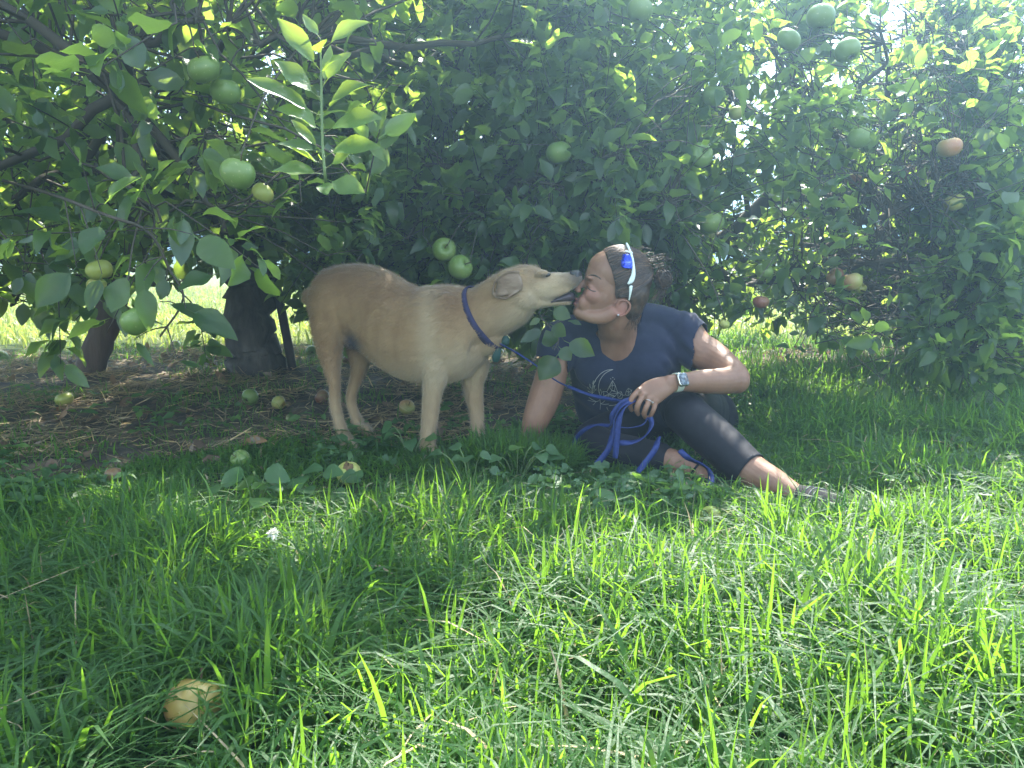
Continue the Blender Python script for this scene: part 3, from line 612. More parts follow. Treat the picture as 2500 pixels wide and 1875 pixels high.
piece('mouth', [loft([(XH(1800, 432), DL, .031, .006), (XH(1850, 415), DL, .028, .010), (XH(1912, 400), DL, .024, .014)], 12, 14)], mat('mouth_lining', (.05, .035, .04), .4, .5), dog, .002, 3)
M['ear'] = noise_col(mat('ear_fur', rough=.85, spec=.15), [(.3, (.15, .095, .06)), (.5, (.21, .145, .095)), (.75, (.29, .22, .16))], 45, 6, bump=.3, bscale=260, stretch=(.4, 1, 1.6), dist=.004)
for s in (1, -1):
    # folded back ear: a cupped flap
    c0 = onto(XH(1555, 300, .1 * s), -DL * s); c1 = onto(XH(1475, 320, .1 * s), -DL * s); c2 = onto(XH(1395, 385, .1 * s), -DL * s)
    o_ = DL * s
    ps = [loft([(c0 + o_ * .004, ez_ + .3 * ex_, .026, .010), (c1 + o_ * .011, ez_ + .3 * ex_, .033, .008), ((c1 + c2) / 2 + o_ * .013, ez_ + .4 * ex_, .024, .006), (c2 + o_ * .008, ez_ + .5 * ex_, .007, .004)], 16, 18)]
    rim = [c0 + ez_ * .028 + o_ * .010, c1 + ez_ * .036 + o_ * .019, (c1 + c2) / 2 + ez_ * .024 - ex_ * .014 + o_ * .020, c2 - ex_ * .004 + o_ * .015, (c1 + c2) / 2 - ez_ * .026 + ex_ * .012 + o_ * .021, c1 - ez_ * .034 + ex_ * .01 + o_ * .02, c0 - ez_ * .026 + o_ * .014]
    ps.append(loft([(p - o_ * .0035, o_, .0034, .0034) for p in rim], 40, 10))
    piece('ear', ps, M['ear'], dog, .0022, 3)
# collar
c = Z1(1322, 528); up_ = nrm(Z1(1235, 360) - Z1(1410, 700)); fw = nrm(np.cross(up_, DL)); fw = fw if fw[0] > 0 else -fw
fw = nrm(fw + DL * .16); up_ = nrm(up_ - fw * (up_ @ fw)); la = np.cross(fw, up_)
th = np.linspace(0, 2 * np.pi, 73)[:-1]; ring = []
for a in th:
    dv = up_ * math.cos(a) + la * math.sin(a); h = bv.ray_cast(Vector(c + dv * .22), Vector(-dv)); r_ = np.linalg.norm(np.array(h[0]) - c) if h[0] else .08
    ring.append(min(r_, .125))
ring = np.array(ring); ring = np.convolve(np.concatenate([ring[-4:], ring, ring[:4]]), np.ones(9) / 9, 'valid') + .0035
DV = up_ * np.cos(th)[:, None] + la * np.sin(th)[:, None]; hw = .0115
V = np.stack([c + DV * (ring - .004)[:, None] - fw * hw, c + DV * ring[:, None] - fw * hw, c + DV * (ring + .0015)[:, None], c + DV * ring[:, None] + fw * hw, c + DV * (ring - .004)[:, None] + fw * hw], 1)
F = strips(1, 72, 5, True); V = V.reshape(-1, 3); F = np.vstack([F, np.stack([71 * 5 + np.arange(5), 71 * 5 + (np.arange(5) + 1) % 5, (np.arange(5) + 1) % 5, np.arange(5)], 1)])
M['collar'] = noise_col(mat('collar_web', rough=.8, spec=.25), [(.35, (.022, .02, .06)), (.65, (.04, .035, .09))], 90, 3, bump=.3)
col_o = link('collar', npmesh('collar', V, F), M['collar'], dog)
low = c - up_ * (ring[36] + .004)
M['metal'] = mat('metal', (.6, .6, .6), .3, .5, Metallic=1.0); M['teal'] = mat('teal_plastic', (.012, .05, .042), .5, .4)
tt = np.linspace(0, 2 * np.pi, 17)
V, F = tubes((low + np.stack([np.cos(tt) * .010, tt * 0, np.sin(tt) * .010 - .006], -1))[None], np.full((1, 17), .0017), 8); link('ring', npmesh('ring', V, F), M['metal'], col_o)
tg = lambda cx, cy, hx, hy, nm, lab: piece(nm, [loft([(Z1(cx, cy - hy, .015), ex_, hx * K1 * .8, .006), (Z1(cx, cy - hy * .4, .015), ex_, hx * K1, .009), (Z1(cx - 4, cy + hy * .5, .015), ex_, hx * K1 * 1.1, .010), (Z1(cx - 10, cy + hy, .015), ex_, hx * K1 * .9, .008)], 14, 16)], M['teal'], col_o, .0018, 2)
tg(1420, 770, 26, 56, 'bag_pouch', ''); tg(1478, 695, 26, 22, 'tag', '')
# ---------------------------------------------------------------- the seated woman
def Z2(x, y, d): return np.array(W(1200 + x / 2.765, 560 + y / 2.765, d))
X_, Y_, Z_ = np.array([1., 0, 0]), np.array([0., 1, 0]), np.array([0., 0, 1])
HD = 2.31                                                       # depth of the middle of her head
KH = HD / FPX / 2.765
ho = Z2(850, 510, HD)                                           # ear canal level, middle of head
hu = nrm(-.94 * X_ + .35 * Z_); hv = nrm(.35 * X_ + .94 * Z_); hl = -Y_     # face forward, up, her left (to the camera)
def H(u, v, l=0): return ho + (hu * u + hv * v + hl * l) * KH
def hel(u, v, l, a, b, c): return ellip(H(u, v, l), [hu * a * KH, hv * b * KH, hl * c * KH])
body = []
# skull and face
body.append(hel(82, 185, 0, 200, 166, 144)); body.append(hel(20, 130, 0, 180, 170, 138)); body.append(hel(122, 200, 0, 152, 128, 126))
fs = [(205, 283, 140, 118), (150, 281, 150, 126), (105, 267, 150, 128), (60, 244, 150, 127), (10, 250, 140, 120), (-40, 260, 120, 102), (-80, 264, 100, 84), (-122, 274, 74, 58), (-146, 260, 50, 40)]
body.append(loft([(H(f - h, v), hl, l * KH, h * KH) for v, f, h, l in fs], 36, 26))
body.append(loft([(H(248, 82), hl, 17 * KH, 18 * KH), (H(268, 52), hl, 18 * KH, 24 * KH), (H(296, 22), hl, 22 * KH, 24 * KH), (H(306, 10), hl, 25 * KH, 22 * KH)], 14, 16))
body.append(hel(308, 8, 0, 20, 19, 23))
for s in (1, -1):
    body += [hel(286, 0, 26 * s, 22, 17, 15), hel(249, 101, 58 * s, 24, 16, 46), hel(214, 50, 66 * s, 28, 23, 32), hel(175, 4, 80 * s, 70, 56, 36), hel(215, -60, 58 * s, 48, 60, 34)]
    body.append(loft([(H(25, -55, 112 * s), hl, 26 * KH, 46 * KH), (H(70, -105, 100 * s), hl, 30 * KH, 48 * KH), (H(150, -135, 74 * s), hl, 32 * KH, 42 * KH), (H(235, -138, 36 * s), hl, 30 * KH, 36 * KH)], 16, 14))
    # ear
    ec = (-12, -18, 138 * s)
    body.append(hel(-12, -10, 122 * s, 44, 52, 12))
    rr = [(30, 0, 128), (24, 40, 138), (-8, 56, 150), (-46, 40, 156), (-52, 2, 152), (-36, -34, 146), (-12, -54, 138), (8, -46, 132)]
    body.append(loft([(H(u - 8, v - 8, l * s), hl, 9 * KH, 9 * KH) for u, v, l in rr], 40, 10))
body += [hel(273, -60, 0, 17, 12, 40), hel(270, -91, 0, 18, 13, 36)]
body.append(loft([(H(120, -90), hl, 80 * KH, 70 * KH), (H(200, -120), hl, 55 * KH, 45 * KH)], 8, 14))
# neck, chest
body.append(loft([(H(0, 40), Y_, 118 * KH, 130 * KH), (Z2(850, 600, 2.335), Y_, .058, .062), (Z2(850, 690, 2.375), Y_, .058, .060), (Z2(850, 790, 2.41), Y_, .066, .085), (Z2(860, 860, 2.43), Y_, .075, .13)], 24, 24))
TR = [(600, 905, 120, .058, 2.42), (660, 905, 270, .066, 2.43), (720, 900, 350, .080, 2.435), (800, 900, 370, .098, 2.45), (900, 900, 368, .108, 2.47), (1000, 905, 360, .104, 2.50), (1150, 930, 365, .104, 2.555), (1280, 1010, 385, .115, 2.61), (1380, 1130, 410, .118, 2.65)]
def torso(g, n=34): return loft([(Z2(x, y, d), X_, a * d / FPX / 2.765 + g, b + g) for y, x, a, b, d in TR], n, 36)
def traps(g):
    return [loft([(Z2(930, 610, 2.42), Z_, .058 + g, .050 + g), (Z2(1080, 612, 2.45), Z_, .050 + g, .048 + g), (Z2(1200, 640, 2.455), Z_, .050 + g, .052 + g), (Z2(1300, 695, 2.45), Z_, .052 + g, .054 + g)], 16, 18),
            loft([(Z2(800, 640, 2.42), Z_, .050 + g, .050 + g), (Z2(660, 650, 2.43), Z_, .046 + g, .048 + g), (Z2(540, 690, 2.43), Z_, .048 + g, .050 + g), (Z2(450, 730, 2.43), Z_, .048 + g, .050 + g)], 16, 18)]
def arm(rows, g=0.0, n=26): return loft([(Z2(x, y, d), Y_, r * q + g, r + g) for x, y, d, r, q in rows], n, 20)
LA = [(1300, 695, 2.45, .060, 1), (1380, 800, 2.42, .059, 1), (1480, 858, 2.385, .054, 1), (1570, 920, 2.335, .046, 1), (1640, 985, 2.285, .042, 1), (1655, 1022, 2.265, .040, 1)]
FA = [(1655, 1005, 2.275, .040, 1), (1590, 1022, 2.25, .040, 1), (1500, 1026, 2.22, .0375, 1), (1400, 1028, 2.195, .034, .95), (1310, 1030, 2.175, .0285, .85), (1245, 1034, 2.16, .0255, .75), (1200, 1042, 2.15, .026, .7)]
RA = [(450, 740, 2.42, .050, 1), (436, 840, 2.42, .051, 1), (412, 950, 2.41, .050, 1), (388, 1040, 2.40, .051, 1), (352, 1150, 2.385, .051, 1), (305, 1270, 2.37, .044, 1), (270, 1380, 2.36, .034, .9), (250, 1450, 2.355, .030, .85)]
body += traps(-.006) + [torso(-.006), arm(LA, -.001), arm(FA), arm(RA)]
# left hand, fingers over the knee
HK = 2.13 / FPX / 2.765
hd_ = nrm(Z2(1055, 1110, 2.13) - Z2(1220, 1040, 2.155)); hs = nrm(Z2(1110, 1160, 2.128) - Z2(1000, 1085, 2.135)); hn = np.cross(hd_, hs)
body.append(loft([(Z2(1225, 1040, 2.155), hs, .024, .019), (Z2(1150, 1068, 2.146), hs, .032, .017), (Z2(1090, 1098, 2.138), hs, .037, .0155), (Z2(1050, 1122, 2.132), hs, .035, .012)], 16, 20))
FN = [[(1000, 1082, 2.134), (950, 1135, 2.120), (934, 1185, 2.122), (946, 1222, 2.134)], [(1034, 1110, 2.130), (993, 1172, 2.112), (981, 1220, 2.116), (990, 1250, 2.132)],
      [(1074, 1135, 2.128), (1045, 1200, 2.111), (1030, 1244, 2.116), (1036, 1270, 2.132)], [(1112, 1152, 2.130), (1096, 1210, 2.118), (1078, 1252, 2.120), (1064, 1280, 2.132)]]
for k, f in enumerate(FN):
    rr = [(.0088, .0082, .0076, .0066), (.0090, .0084, .0078, .0066), (.0086, .0080, .0074, .0064), (.0080, .0074, .0066, .0058)][k]
    body.append(loft([(Z2(*p), Y_, r, r) for p, r in zip(f, rr)], 18, 12))
    body.append(ellip(Z2(f[0][0] - 4, f[0][1] + 6, f[0][2] - .005), [X_ * .009, Z_ * .009, Y_ * .009]))
body.append(loft([(Z2(1150, 1040, 2.16), Y_, .016, .015), (Z2(1060, 1062, 2.158), Y_, .013, .0125), (Z2(985, 1112, 2.155), Y_, .011, .0105), (Z2(955, 1165, 2.15), Y_, .009, .008)], 16, 12))
# right hand flat on the ground
wr = Z2(250, 1450, 2.355); wr[2] = max(wr[2], .05)
hp = np.array([wr[0] - .012, wr[1] - .05, .028])
body.append(loft([(Z2(262, 1410, 2.358), X_, .027, .022), (wr, X_, .028, .02), (hp + [0, .02, .006], X_, .036, .016), (hp + [0, -.025, 0], X_, .040, .013)], 14, 16))
for k, (dx, L_) in enumerate(((-.033, .058), (-.011, .070), (.011, .066), (.032, .052))):
    p0 = hp + [dx, -.03, 0]; body.append(loft([(p0, X_, .0095, .009), (p0 + [dx * .3, -L_ * .5, .004], X_, .009, .0085), (p0 + [dx * .5, -L_, -.008], X_, .007, .0065)], 10, 10))
body.append(loft([(hp + [.03, .03, .004], X_, .013, .012), (hp + [.062, -.004, 0], X_, .011, .010), (hp + [.078, -.034, -.006], X_, .008, .008)], 10, 10))
# hips and legs
def leg(rows, g=0.0, n=34): return loft([(p, Y_ if ax == 0 else Z_, r + g, r * q + g) for p, ax, r, q in rows], n, 24)
PW = lambda x, y, d: np.array(W(x, y, d))
LL = [(Z2(1400, 1250, 2.62), 0, .105, 1), (Z2(1370, 1220, 2.50), 0, .094, 1), (Z2(1330, 1200, 2.36), 0, .082, 1), (Z2(1300, 1215, 2.25), 0, .070, 1), (Z2(1335, 1265, 2.185), 0, .062, 1), (PW(1752, 1078, 2.10), 0, .060, 1), (PW(1825, 1145, 2.015), 0, .053, 1)]
LS = [(PW(1752, 1078, 2.10), 0, .049, 1), (PW(1825, 1143, 2.015), 0, .0475, 1), (PW(1890, 1182, 1.96), 0, .041, 1), (PW(1942, 1212, 1.915), 0, .031, 1), (PW(1962, 1226, 1.90), 0, .030, 1)]
RL = [(Z2(1080, 1330, 2.62), 0, .105, 1), (Z2(930, 1370, 2.50), 0, .092, 1), (Z2(780, 1410, 2.40), 0, .080, 1), (Z2(690, 1450, 2.33), 0, .068, 1), (Z2(780, 1490, 2.27), 0, .060, 1), (Z2(980, 1530, 2.21), 0, .056, 1), (Z2(1180, 1560, 2.16), 0, .046, 1)]
RS = [(Z2(1080, 1545, 2.18), 0, .040, 1), (Z2(1200, 1562, 2.15), 0, .037, 1), (PW(1660, 1133, 2.13), 0, .033, 1), (PW(1690, 1148, 2.11), 0, .030, 1), (PW(1715, 1165, 2.10), 0, .031, 1), (PW(1725, 1185, 2.06), 0, .028, .8)]
pelvis = lambda g: ellip(Z2(1240, 1340, 2.68), [X_ * (.215 + g), Y_ * (.15 + g), Z_ * (.125 + g)])
buttock = lambda g: ellip(Z2(1450, 1290, 2.68), [X_ * (.11 + g), Y_ * (.13 + g), Z_ * (.125 + g)])
body += [leg(LL, -.007), leg(LS), leg(RL, -.007), leg(RS), pelvis(-.008), buttock(-.008)]
# feet
body.append(loft([(PW(1950, 1216, 1.915), Z_, .03, .028), (PW(1985, 1222, 1.88), Z_, .024, .034), (PW(2020, 1230, 1.85), Z_, .018, .04)], 12, 16))
V, F = fuse(body, .0029, 4)
lip = blob(V, H(280, -75), (.014, .03, .013)) + blob(V, H(286, -62), (.01, .02, .008)) * .3
flush = np.clip(blob(V, H(210, 5, 90), (.03, .03, .03)) * .5 + blob(V, H(-20, -15, 150), (.03, .03, .035)) * .8 + blob(V, H(300, 5), (.02, .02, .02)) * .6, 0, 1)
V = V + vnormals(V, F) * (fbm(V, 60, 2) * .0006)[:, None]
person = empty('person', Z2(1240, 1340, 2.68) * np.array([1, 1, 0]), 'woman in a navy printed t-shirt sitting cross legged in the grass, face against the dog', 'person')
m = mat('skin', (.45, .24, .16), .5, .4); b = bsdf(m); b.inputs['Subsurface Weight'].default_value = .12; b.inputs['Subsurface Radius'].default_value = (.012, .005, .003); b.inputs['Subsurface Scale'].default_value = .6
t = node(m, 'TexCoord'); n1 = node(m, 'TexNoise', Scale=24, Detail=6); lk(m, t, 'Object', n1, 'Vector')
cur = ramp(m, n1, 'Fac', [(.3, (.195, .098, .056)), (.7, (.255, .138, .084))])
for an, c in (('flush', (.29, .11, .075)), ('lip', (.22, .07, .06))):
    a = node(m, 'Attribute', attribute_name=an); x_ = node(m, 'MixRGB'); x_.inputs['Color2'].default_value = (*c, 1); lk(m, a, 'Fac', x_, 'Fac'); lk(m, cur, 'Color', x_, 'Color1'); cur = x_
lk(m, cur, 'Color', b, 'Base Color')
n2 = node(m, 'TexNoise', Scale=260, Detail=4); lk(m, t, 'Object', n2, 'Vector'); bp = node(m, 'Bump', Strength=.18, Distance=.002); lk(m, n2, 'Fac', bp, 'Height'); lk(m, bp, 'Normal', b, 'Normal')
M['skin'] = m
link('body', npmesh('body', V, F, {'lip': np.clip(lip, 0, 1), 'flush': flush}), m, person)
bvp = BVHTree.FromPolygons(V.tolist(), F.tolist())
def on_skin(p, d): h = bvp.ray_cast(Vector(p) - Vector(d) * .2, Vector(d)); return np.array(h[0]) if h[0] else np.array(p)
# brow and lashes of the closed eye
M['hair'] = mat('hair', (.035, .022, .015), .45, .5)
for s in (1, -1):
    br = [on_skin(H(u, v, 200 * s), -hl * s) for u, v in ((262, 112), (245, 124), (222, 130), (196, 126), (178, 118))]
    V, F = tubes(spline(br, 14)[None], np.array([[.0014] * 3 + [.0026] * 6 + [.002] * 3 + [.001] * 2]), 6); link('eyebrow', npmesh('eyebrow', V, F), M['hair'], person)
    la_ = [on_skin(H(u, v, 200 * s), -hl * s) for u, v in ((244, 46), (232, 36), (214, 30), (196, 31), (182, 36))]
    V, F = tubes(spline(la_, 14)[None], np.full((1, 14), .0018), 6); link('eyelashes', npmesh('eyelashes', V, F), M['hair'], person)
# ---- clothes
def wrinkle(V, F, amp, centres):
    N = vnormals(V, F); d = np.zeros(len(V))
    for c, ax, s, fr, a in centres:
        q = V - np.array(c); w_ = np.exp(-(q ** 2).sum(1) / s ** 2); ph = q @ np.array(ax); d += w_ * a * np.sin(ph * fr + 1.5 * np.sin(q[:, 0] * 22) + 2 * q[:, 2] * 9)
    return V + N * ((d + fbm(V, 19, 3) * .10) * amp)[:, None]
sl = [LA[0], LA[1], (1455, 838, 2.40, .060, 1), (1500, 868, 2.375, .060, 1), (1570, 915, 2.335, .060, 1)]
slr = [RA[0], (438, 800, 2.42, .054, 1), (432, 870, 2.42, .054, 1)]
sh = traps(.003) + [torso(.006, 40), arm(sl, .009, 18), arm(slr, .009, 14), ellip(Z2(740, 930, 2.405), [X_ * .085, Y_ * .055, Z_ * .075]), ellip(Z2(1030, 920, 2.40), [X_ * .085, Y_ * .055, Z_ * .075])]
V, F = fuse(sh, .0048, 10)
V = wrinkle(V, F, .0055, [(Z2(1290, 900, 2.36), (.7, .2, .7), .07, 120, 1.0), (Z2(1330, 640, 2.45), (.9, 0, -.4), .05, 150, .7), (Z2(600, 1180, 2.45), (.45, 0, .9), .08, 85, .9), (Z2(1100, 1180, 2.47), (.75, 0, .65), .09, 75, .9)])
nc, nc2 = Z2(850, 640, 2.30), Z2(860, 570, 2.40)
hx = nrm(nrm(Z2(1480, 858, 2.385) - Z2(1380, 800, 2.42)) + .25 * Z_ + .2 * X_); h0 = Z2(1395, 800, 2.41); xl = Z2(1320, 800, 2.45)[0]; xr = Z2(505, 800, 2.42)[0]; zr = Z2(430, 850, 2.42)[2]; zh = Z2(800, 1330, 2.5)[2]
V, F = trim(V, F, lambda v: (np.sqrt((((v - nc) + [0, -.03, 0]) ** 2 / np.array([.070, .115, .076]) ** 2).sum(1)) - 1) * .07)
V, F = trim(V, F, lambda v: (np.sqrt(((v - nc2) ** 2 / np.array([.07, .09, .06]) ** 2).sum(1)) - 1) * .07)
V, F = trim(V, F, lambda v: np.where(v[:, 0] > xl, -((v - h0) @ hx), .5))
V, F = trim(V, F, lambda v: np.where(v[:, 0] < xr, v[:, 2] - zr, .5))
V, F = trim(V, F, lambda v: v[:, 2] - zh)
V, F = thick(V, F, .0022)
m = mat('navy_jersey', rough=.85, spec=.2); noise_col(m, [(.3, (.010, .013, .032)), (.7, (.018, .022, .046))], 40, 5, bump=.25, bscale=500, dist=.002); bsdf(m).inputs['Sheen Weight'].default_value = .12
shirt = link('shirt', npmesh('shirt', V, F), m, person)
bvs = BVHTree.FromPolygons(V.tolist(), F.tolist())
V, F = fuse([leg(LL + [(PW(1880, 1178, 1.965), 0, .046, 1)], .001, 40), leg([*RL[:6], (Z2(1130, 1552, 2.17), 0, .05, 1)], .001, 40), pelvis(0), buttock(0), loft([(Z2(x, y, d), X_, a * d / FPX / 2.765, b) for y, x, a, b, d in TR[6:]], 14, 30)], .0048, 8)
V = wrinkle(V, F, .0028, [(Z2(1430, 1180, 2.5), (.8, .3, -.5), .06, 110, 1.0), (Z2(900, 1380, 2.45), (.7, 0, .7), .08, 90, .7)])
hx = nrm(PW(1890, 1182, 1.96) - PW(1752, 1078, 2.10)); hc = PW(1832, 1150, 2.01)
V, F = trim(V, F, lambda v: np.where((v[:, 0] > hc[0] - .1) & (v[:, 1] < 2.15), -((v - hc) @ hx), .5))
V, F = thick(V, F, .002)
m = mat('black_leggings', rough=.6, spec=.2); noise_col(m, [(.3, (.006, .006, .010)), (.7, (.011, .011, .016))], 60, 4, bump=.15, bscale=600, dist=.001); bsdf(m).inputs['Sheen Weight'].default_value = .03; bsdf(m).inputs['Sheen Roughness'].default_value = .35
link('leggings', npmesh('leggings', V, F), m, person)
# shoe and sandal
M['shoe'] = mat('shoe', (.008, .008, .01), .8, .2); M['white_rubber'] = mat('white_trim', (.10, .10, .11), .6, .4)
sp = [loft([(PW(1948, 1218, 1.915), Z_, .038, .036), (PW(1985, 1222, 1.88), Z_, .034, .042), (PW(2022, 1228, 1.85), Z_, .027, .046), (PW(2042, 1236, 1.83), Z_, .018, .034)], 16, 18)]
V, F = fuse(sp, .003, 3); shoe = link('shoe', npmesh('shoe', V, F), M['shoe'], person)
bsh = BVHTree.FromPolygons(V.tolist(), F.tolist())
for f in (.35, .5, .62):
    cc = PW(1950, 1220, 1.91) * (1 - f) + PW(2035, 1232, 1.835) * f; ax = nrm(PW(2022, 1228, 1.85) - PW(1950, 1218, 1.915)); s1 = nrm(np.cross(ax, Z_))
    pts = []
    for a in np.linspace(-1.5, 1.5, 13):
        dv = s1 * math.sin(a) + np.cross(s1, ax) * math.cos(a); h = bsh.ray_cast(Vector(cc + dv * .1), Vector(-dv)); pts.append(np.array(h[0]) + dv * .001 if h[0] else cc + dv * .03)
    V, F = tubes(np.array(pts)[None], np.full((1, 13), .0016), 6); link('stripe', npmesh('stripe', V, F), M['white_rubber'], shoe)
sa = PW(1696, 1150, 2.105); ax = nrm(PW(1720, 1170, 2.09) - PW(1670, 1138, 2.12)); s1 = nrm(np.cross(ax, Z_)); s2 = np.cross(s1, ax); pts = []
for a in np.linspace(0, 2 * np.pi, 25):
    dv = s1 * math.sin(a) + s2 * math.cos(a); h = bvp.ray_cast(Vector(sa + dv * .08), Vector(-dv)); pts.append(np.array(h[0]) + dv * .001 if h[0] else sa + dv * .03)
V, F = ribbon(pts, np.array(pts) - sa, .006, .003, 50); link('sandal_strap', npmesh('sandal_strap', V, F), M['shoe'], person)
# ---- hair
cap = [hel(48, 190, 0, 212, 196, 160), hel(-40, 100, 0, 140, 160, 142), hel(-80, 20, 0, 95, 110, 118), hel(70, 60, 100, 55, 85, 48), hel(70, 60, -100, 55, 85, 48)]
V, F = fuse(cap, .005, 6)
def hairline(P_):
    q = P_ - ho; u, v, l = q @ hu / KH, q @ hv / KH, q @ hl / KH
    fr = np.interp(v, [-60, 0, 60, 120, 200, 260, 310, 400], [-20, 12, 58, 84, 140, 192, 226, 250]) - u
    ear = (np.sqrt(((u + 12) / 56) ** 2 + ((v + 2) / 66) ** 2) - 1) * 60
    return np.minimum(np.minimum(fr, np.where(np.abs(l) > 90, ear, 99)), v + 95) * KH
V, F = trim(V, F, hairline)
V, F = thick(V, F, .004)
noise_col(M['hair'], [(.3, (.020, .011, .007)), (.6, (.055, .030, .017)), (.85, (.16, .085, .045))], 60, 6, bump=.4, bscale=160, dist=.004)
hair = link('hair', npmesh('hair', V, F), M['hair'], person)
bvh_ = BVHTree.FromPolygons(V.tolist(), F.tolist())
rg = np.random.default_rng(3); P = []
knot = H(-142, 292)
for k in range(1300):                                             # combed strands running to the knot
    a = rg.uniform(-1.35, 1.35); top = rg.random()
    v0 = 330 * math.cos(a) * (.6 + .4 * top) + rg.uniform(-60, 60); l0 = 165 * math.sin(a) * 1.1
    fr0 = np.interp(v0, [0, 60, 120, 200, 260, 310, 400], [12, 58, 84, 140, 192, 226, 240]); u0 = fr0 + rg.uniform(-14, 2) if k % 2 else fr0 * rg.uniform(.1, 1.0) - 10
    p0 = H(u0, v0, l0); pts = []
    for s in np.linspace(0, 1, 9):
        p = p0 * (1 - s) + knot * s; dv = p - H(0, 150); dv = nrm(dv); h = bvh_.ray_cast(Vector(H(0, 150) + dv * .3), Vector(-dv)); h = h if h[0] and (h[0] - Vector(H(0, 150))).dot(Vector(dv)) > .03 else bvp.ray_cast(Vector(H(0, 150) + dv * .3), Vector(-dv))
        pts.append((np.array(h[0]) if h[0] else p) + dv * (.0012 + .002 * rg.random()))
    if hairline(np.array(pts[:1]))[0] > -2 * KH: P.append(spline(pts, 12))
V, F = tubes(np.array(P), np.full((len(P), 12), .0013), 3)
bits = [(V, F)]
P = []
for k in range(340):                                             # messy knot and flyaway ends
    c = knot + (-hu * 82 + hv * -26) * KH; a = rg.normal(0, 1, 3); a = nrm(a); b_ = nrm(np.cross(a, rg.normal(0, 1, 3))); r_ = rg.uniform(25, 58) * KH; s = np.linspace(0, rg.uniform(2.2, 5), 12)[:, None]
    P.append(c + (a * np.cos(s) + b_ * np.sin(s)) * r_ * np.array([1.0, 1.0, 1.15]) * (1 + .05 * s))
for k in range(110):
    a = rg.normal(0, .5, 3); c = knot - hu * 60 * KH; e = c + (-hu * rg.uniform(0, 60) - hv * rg.uniform(40, 190)) * KH + a * .012
    P.append(spline([c + rg.normal(0, .012, 3), (c + e) / 2 - hu * rg.uniform(0, 40) * KH, e], 12))
for k in range(60):
    c = H(rg.uniform(-190, 40), rg.uniform(300, 390), rg.uniform(-70, 90)); e = c + (-hu * rg.uniform(30, 110) + hv * rg.uniform(5, 50)) * KH; P.append(spline([c, (c + e) / 2 + hv * 12 * KH, e], 12))
for k in range(70):
    c = H(rg.uniform(-160, -90), rg.uniform(-60, 10), rg.uniform(-60, 110)); e = c + (-hv * rg.uniform(30, 90) - hu * rg.uniform(-20, 40)) * KH; P.append(spline([c, (c + e) / 2, e], 12))
V, F = tubes(np.array(P), np.linspace(.001, .0004, 12)[None] * np.ones((len(P), 1)), 3); bits.append((V, F))
V, F = join(bits)
ms = mat('hair_strand', rough=.4, spec=.5); at_ = node(ms, 'Attribute', attribute_name='tint'); rr_ = ramp(ms, at_, 'Fac', [(0, (.018, .010, .007)), (.6, (.06, .033, .019)), (1, (.19, .105, .058))]); lk(ms, rr_, 'Color', bsdf(ms), 'Base Color')
tv = np.repeat(np.clip(rg.random(len(V) // 36 + 1) ** 1.5, 0, 1), 36)[:len(V)]
link('strands', npmesh('strands', V, F, {'tint': tv}), ms, hair)
bun = [ellip(knot + (-hu * 78 - hv * 24) * KH, [hu * 60 * KH, hv * 62 * KH, hl * 52 * KH])]
V, F = fuse(bun, .004, 2); V = V + vnormals(V, F) * (fbm(V, 200, 2) * .004)[:, None]; link('bun', npmesh('bun', V, F), M['hair'], hair)
# earring
p = on_skin(H(-8, -58, 260), -hl); V, F, T = ellip(p + hl * .001, [X_ * .0032, Y_ * .0032, Z_ * .0032], 10); link('earring', npmesh('earring', V, [F, T]), M['metal'], person)
# watch
wa = nrm(Z2(1310, 1030, 2.175) - Z2(1200, 1042, 2.15)); wc = Z2(1256, 1032, 2.161); w1 = nrm(np.cross(wa, Z_)); w1 = w1 if w1[1] < 0 else -w1; w2 = np.cross(w1, wa); w2 = w2 if w2[2] > 0 else -w2
pts = []
for a in np.linspace(0, 2 * np.pi, 41):
    dv = w1 * math.cos(a) + w2 * math.sin(a); h = bvp.ray_cast(Vector(wc), Vector(dv)); pts.append(wc + dv * (min(max(h[3], .018), .031) if h[0] else .026) + dv * .0016)
M['band'] = mat('watch_band', (.42, .46, .36), .6, .4); M['steel'] = mat('watch_steel', (.62, .6, .52), .25, .5, Metallic=1.0)
V, F = ribbon(pts, np.array(pts) - wc, .021, .0025, 80); watch = link('watch', npmesh('watch', V, F), M['band'], person)
def rbox(c, a, b_, n_, ha, hb, hn_, r=.3, seg=6):
    "rounded slab"
    out = []
    for sx, sy, a0 in ((1, 1, 0), (-1, 1, 90), (-1, -1, 180), (1, -1, 270)):
        for t_ in np.linspace(0, 90, seg): q = R(a0 + t_); rr_ = r * min(ha, hb); out.append((sx * (ha - rr_) + rr_ * math.cos(q), sy * (hb - rr_) + rr_ * math.sin(q)))
    o = np.array(out); n = len(o); rows = []
    for f, h in ((.0, -1), (.9, -1), (1, -.7), (1, .6), (.93, 1), (.0, 1)): rows.append(np.array(c) + a * (o[:, :1] * f) + b_ * (o[:, 1:] * f) + n_ * (hn_ * h))
    return np.concatenate(rows), strips(1, 6, n, True)
wn = nrm(w1 * .9 + w2 * .45); wb = nrm(np.cross(wa, wn)); h = bvp.ray_cast(Vector(wc + wn * .08), Vector(-wn)); top_ = np.array(h[0]) if h[0] else wc + wn * .025
V, F = rbox(top_ + wn * .006, wa, wb, wn, .0165, .0195, .0052, .45); case = link('case', npmesh('case', V, F), M['steel'], watch)
V, F = rbox(top_ + wn * .0115, wa, wb, wn, .0145, .0175, .0012, .45); link('screen', npmesh('screen', V, F), noise_col(mat('watch_screen', rough=.12, spec=.6), [(.35, (.01, .01, .012)), (.5, (.07, .08, .085)), (.65, (.22, .25, .26))], 90, 2), case)
